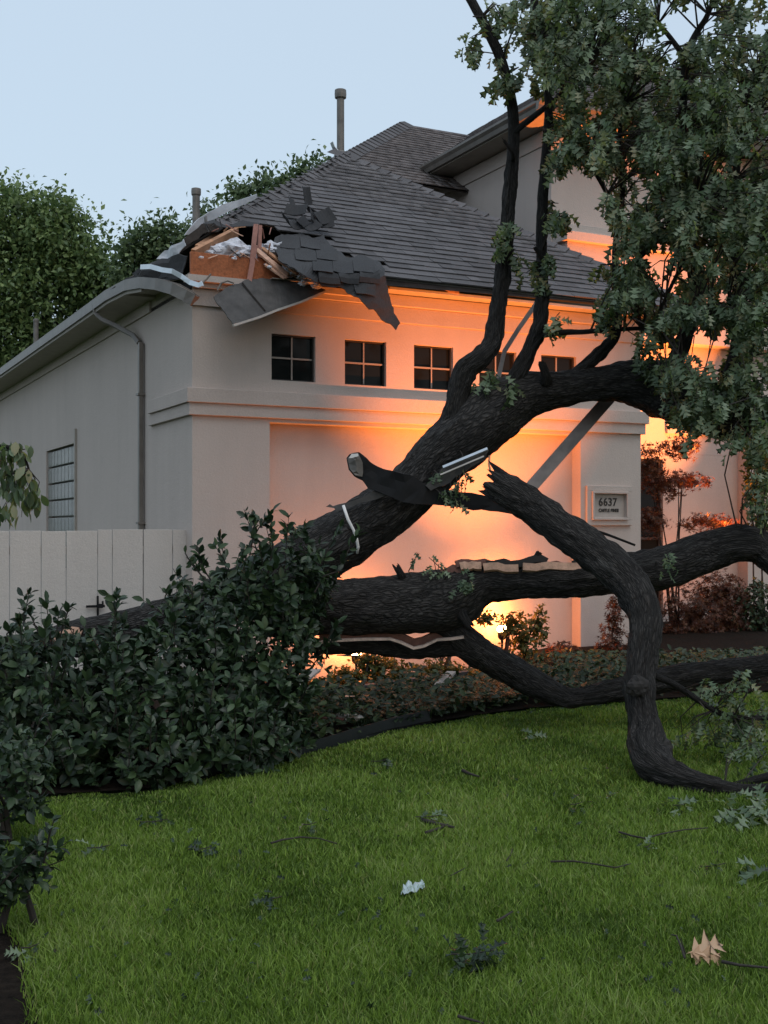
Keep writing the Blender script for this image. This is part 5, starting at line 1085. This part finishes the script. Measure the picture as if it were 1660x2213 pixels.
# ------------------------------------------------------------------ trees behind the house
def back_tree(name, blobs, Y, n, size, mat, key, label, T=SML, nparts=60):
    cx = np.mean([b[0] for b in blobs]); base = P(cx, 1141, Y); base.z = 0
    t = thing(name, base, label, 'tree', 'trees behind the house'); cen = []
    tot = sum(b[2]*b[3] for b in blobs)
    pos, A, N, S = [], [], [], []; tm = MB(); zt = max(P(0, b[1], Y).z for b in blobs)
    for b in blobs:
        c = P(b[0], b[1], Y); k = Y/FPX; rx, rz = b[2]*k, b[3]*k
        MB().tube([Vector((base.x, Y, zt*0.25)), Vector((base.x, Y, zt*0.25)).lerp(c, 0.5)+Vector((0, 0, .3)), c], [0.18, 0.11, 0.04], 8).build('branch', M['twig'], t)
        m = int(n*b[2]*b[3]/tot/14)
        for q in range(m):                                 # leaf clumps
            d = unit(1)[0]; f = random.random()**0.45; p = np.array(c) + d*np.array([rx, rx*0.9, rz])*f*(1+0.25*noise.noise(Vector(d*2.5)+c))
            cr_ = random.uniform(0.25, 0.6)
            for j in range(14):
                pos.append(p + rng.normal(size=3)*cr_*0.40); A.append(unit(1)[0] + np.array([0, 0, -0.3])); N.append(unit(1)[0]*0.8 + np.array([0, -0.2, 0.8])); S.append(random.uniform(*size))
    MB().tube([base, base+Vector((0.1, 0, zt*0.15)), Vector((base.x, Y, zt*0.28))], [0.35, 0.28, 0.22], 12).build('trunk', M['twig'], t)
    foliage(t, T, key, mat, np.array(pos), np.array(A), np.array(N), np.array(S), nparts)
back_tree('leafy_tree', [(50, 520, 130, 115), (150, 545, 95, 90), (50, 660, 140, 120), (185, 630, 75, 90), (110, 470, 60, 60), (230, 590, 30, 50), (-90, 560, 120, 160), (20, 760, 120, 80), (30, 430, 40, 35)], 30, 34000, (0.10, 0.19), M['back'], 'back_leaf', 'large yellow green leafy tree at the left behind the house')
back_tree('leafy_tree', [(320, 534, 51, 40), (290, 579, 46, 36), (360, 504, 32, 28), (450, 469, 28, 27), (400, 524, 42, 32), (340, 594, 51, 32), (280, 534, 18, 16), (460, 514, 34, 24)], 27, 4800, (0.10, 0.18), M['backdark'], 'backdark_leaf', 'dark green tree showing between the left tree and the roof edge')
back_tree('leafy_tree', [(590, 412, 46, 33), (660, 382, 42, 30), (520, 422, 28, 25), (700, 372, 20, 16), (610, 452, 59, 30), (540, 452, 34, 22), (690, 422, 42, 30)], 32, 5200, (0.11, 0.20), M['backdark'], 'backdark_leaf', 'dark green tree rising behind the middle of the roof')

# ------------------------------------------------------------------ debris on the lawn
LG = 'storm debris on the lawn'
def stick(pts, r, label, zs=0.035):
    w = [G(x, y, zs) + Vector((0, 0, 0.0)) for x, y in pts]; n = len(w)
    t = props(MB().tube(w, [r*(1-0.5*k/(n-1)) for k in range(n)], 7).build('stick', M['twig'], smooth=True), label, 'stick', LG); return t
stick([(586, 1822), (610, 1815), (650, 1809), (690, 1812), (728, 1823)], 0.006, 'long thin arched twig on the lawn left of the middle', 0.055)
stick([(912, 1772), (945, 1780), (982, 1788)], 0.013, 'thick dark stick lying across the bark pieces on the lawn', 0.05)
stick([(920, 1800), (950, 1790), (968, 1781)], 0.010, 'shorter dark stick under the thick one on the lawn', 0.045)
stick([(1338, 1798), (1365, 1806), (1395, 1812), (1430, 1802), (1480, 1793), (1530, 1789)], 0.006, 'long bent twig on the lawn before the limb foot', 0.055)
stick([(1190, 1862), (1240, 1861), (1290, 1868), (1330, 1875), (1365, 1866)], 0.0055, 'thin forked twig on the open lawn right of the middle', 0.055)
stick([(1075, 1990), (1090, 1981), (1107, 1970)], 0.007, 'short dark stick above the dark leafy sprig', 0.05)
stick([(990, 2196), (1015, 2203), (1045, 2211)], 0.006, 'dark stick at the bottom edge of the lawn', 0.05)
stick([(1000, 1665), (1015, 1672), (1035, 1678)], 0.012, 'short dark stick near the bed edge in the middle', 0.05)
stick([(1560, 2078), (1600, 2086), (1690, 2094)], 0.007, 'dark twig running right from the dead leaf to the edge', 0.05)
stick([(1480, 2070), (1472, 2045), (1462, 2022), (1450, 2020)], 0.005, 'curved stem standing left of the dead leaf', 0.07)
stick([(1095, 1860), (1105, 1845), (1108, 1834)], 0.004, 'tiny upright twig in the middle of the lawn', 0.05)
stick([(975, 1892), (990, 1884), (1005, 1876)], 0.004, 'tiny twig left of the pale plastic scrap', 0.05)
def sprig(px, py, n, size, mat, key, T, label, spread=0.10, h=0.04, cat='leaves', name='leaf_sprig', flat=0.5):
    c = G(px, py, h); t = thing(name, (c.x, c.y, 0), label, cat, LG)
    MB().tube([c + Vector((-spread*0.6, 0, 0)), c, c + Vector((spread*0.7, 0.02, 0.01))], [0.003, 0.003, 0.002], 5).build('stem', M['twig'], t)
    pos = np.array(c) + rng.uniform(-1, 1, (n, 3))*[spread*0.6, spread*0.6, 0.02]
    A = unit(n)*[1, 1, flat] ; N = unit(n)*0.5 + [0, -0.35, 0.8]
    foliage(t, T, key, mat, pos, A, N, rng.uniform(size*0.7, size*1.2, n), n); return t
sprig(1018, 2062, 30, 0.085, M['shrub'], 'oak_leaf_dark', OAK, 'dark leafy sprig standing in the foreground grass', 0.13, 0.075, flat=1.2)
dl = thing('dead_leaf_cluster', G(1505, 2062), 'dead tan oak leaf cluster in the lower right grass', 'leaves', LG)
dc = G(1482, 2062, 0.06)
for k, (ax, sz, nz) in enumerate((((0.95, 0.25, 0.30), 0.18, (-0.1, -0.85, 0.75)), ((0.75, -0.25, 0.02), 0.13, (0.1, -0.75, 0.8)), ((0.35, -0.3, -0.25), 0.09, (0.3, -0.6, 0.8)))):
    o = bpy.data.objects.new('leaf', leaf_mesh('dead_leaf', OAK, M['dead'])); COL.objects.link(o)
    Mx = Matrix(frames(np.array([ax], float), np.array([nz], float))[0].tolist()).to_4x4() @ Matrix.Scale(sz, 4); Mx.translation = dc + Vector((0.006*k, 0.01*k, 0.004*k)); o.matrix_local = Mx; adopt(o, dl)
MB().tube([dc, dc+Vector((-0.01, 0.0, 0.03)), dc+Vector((-0.02, 0, 0.06))], [0.003, 0.003, 0.002], 5).build('stem', M['twig'], dl)
sprig(430, 1836, 9, 0.075, M['shrub'], 'oak_leaf_dark', OAK, 'small dark leaf cluster on the left half of the lawn', 0.09, 0.06)
sprig(330, 1776, 7, 0.07, M['shrub'], 'oak_leaf_dark', OAK, 'pair of dark leaf tufts near the shrub shadow on the lawn', 0.12, 0.06)
sprig(212, 1832, 7, 0.085, M['oak'], 'oak_leaf', OAK, 'pale green leaf sprig at the far left of the lawn', 0.09, 0.06)
sprig(575, 1945, 7, 0.06, M['shrub'], 'oak_leaf_dark', OAK, 'thin dark sprig low on the left half of the lawn', 0.10, 0.05)
sprig(668, 1782, 7, 0.075, M['oak'], 'oak_leaf', OAK, 'green leaf tuft just above the arched twig', 0.06, 0.07, flat=1.0)
sprig(930, 1765, 10, 0.085, M['oak'], 'oak_leaf', OAK, 'pale leaf cluster above the thick stick on the lawn', 0.14, 0.06)
sprig(1150, 1592, 5, 0.12, M['oak'], 'oak_leaf', OAK, 'pale green leaf lying near the bed edge', 0.05, 0.06)
sprig(1245, 1738, 6, 0.08, M['shrub'], 'oak_leaf_dark', OAK, 'dark leaf tuft left of the limb foot', 0.06, 0.06)
sprig(1640, 1885, 6, 0.11, M['oak'], 'oak_leaf', OAK, 'leaf clump cut by the right edge of the lawn', 0.08, 0.06)
sprig(1470, 1740, 6, 0.12, M['oak'], 'oak_leaf', OAK, 'pale leaves just below the limb foot', 0.07, 0.07)
sprig(1600, 1750, 14, 0.13, M['oak'], 'oak_leaf', OAK, 'large pale oak leaf cluster at the tip of the broken limb', 0.13, 0.10)
sprig(1650, 1730, 10, 0.13, M['oak'], 'oak_leaf', OAK, 'oak leaf cluster cut by the right edge beside the limb tip', 0.10, 0.12)
sprig(1540, 1872, 6, 0.07, M['shrub'], 'oak_leaf_dark', OAK, 'dark sprig on the right of the lawn under the bent twig', 0.10, 0.05)
sprig(1400, 1830, 4, 0.06, M['oak'], 'oak_leaf', OAK, 'small pale leaf at the bent twig', 0.03, 0.05)
sprig(62, 2048, 6, 0.075, M['oak'], 'oak_leaf', OAK, 'pale torn leaf at the lower left bed edge', 0.05, 0.06)
sprig(820, 1645, 6, 0.08, M['shrub'], 'oak_leaf_dark', OAK, 'dark leaf tuft near the edging in the middle', 0.10, 0.06)
sprig(1320, 1720, 3, 0.05, M['oak'], 'oak_leaf', OAK, 'tiny pale leaf left of the limb foot', 0.03, 0.05)
g = G(890, 1917, 0.045)
me = sheet_px([(866, 1932), (872, 1916), (884, 1904), (892, 1912), (900, 1903), (916, 1904), (917, 1916), (906, 1922), (890, 1924), (878, 1932)], lambda x, y: G(x, y, 0.05) + Vector((0, 0, 0.03*noise.noise((x*.15, y*.15, 0)))), 0.003, 2)
props(link_mesh('plastic_scrap', me, M['plastic']), 'crumpled pale plastic scrap in the middle of the lawn', 'scrap', LG)

n = 260; lit = []
while len(lit) < n:
    g = G(random.uniform(60, 1655), 1141 + 1072*random.random()**1.6)
    if g.y < 14 and g.y < edge_y(g.x) - 0.1 and g.x > left_x(g.y): lit.append([g.x, g.y, random.uniform(0.03, 0.06)])
me = scatter_mesh('leaf_litter', OAK, np.array(lit), unit(n)*[1, 1, 0.5], unit(n)*0.6 + [0, -0.3, 0.7], rng.uniform(0.02, 0.05, n)); me.materials.append(M['shrub'])
props(link_mesh('leaf_litter', me, None), 'small torn leaf bits strewn across the lawn', 'leaf litter', kind='stuff')
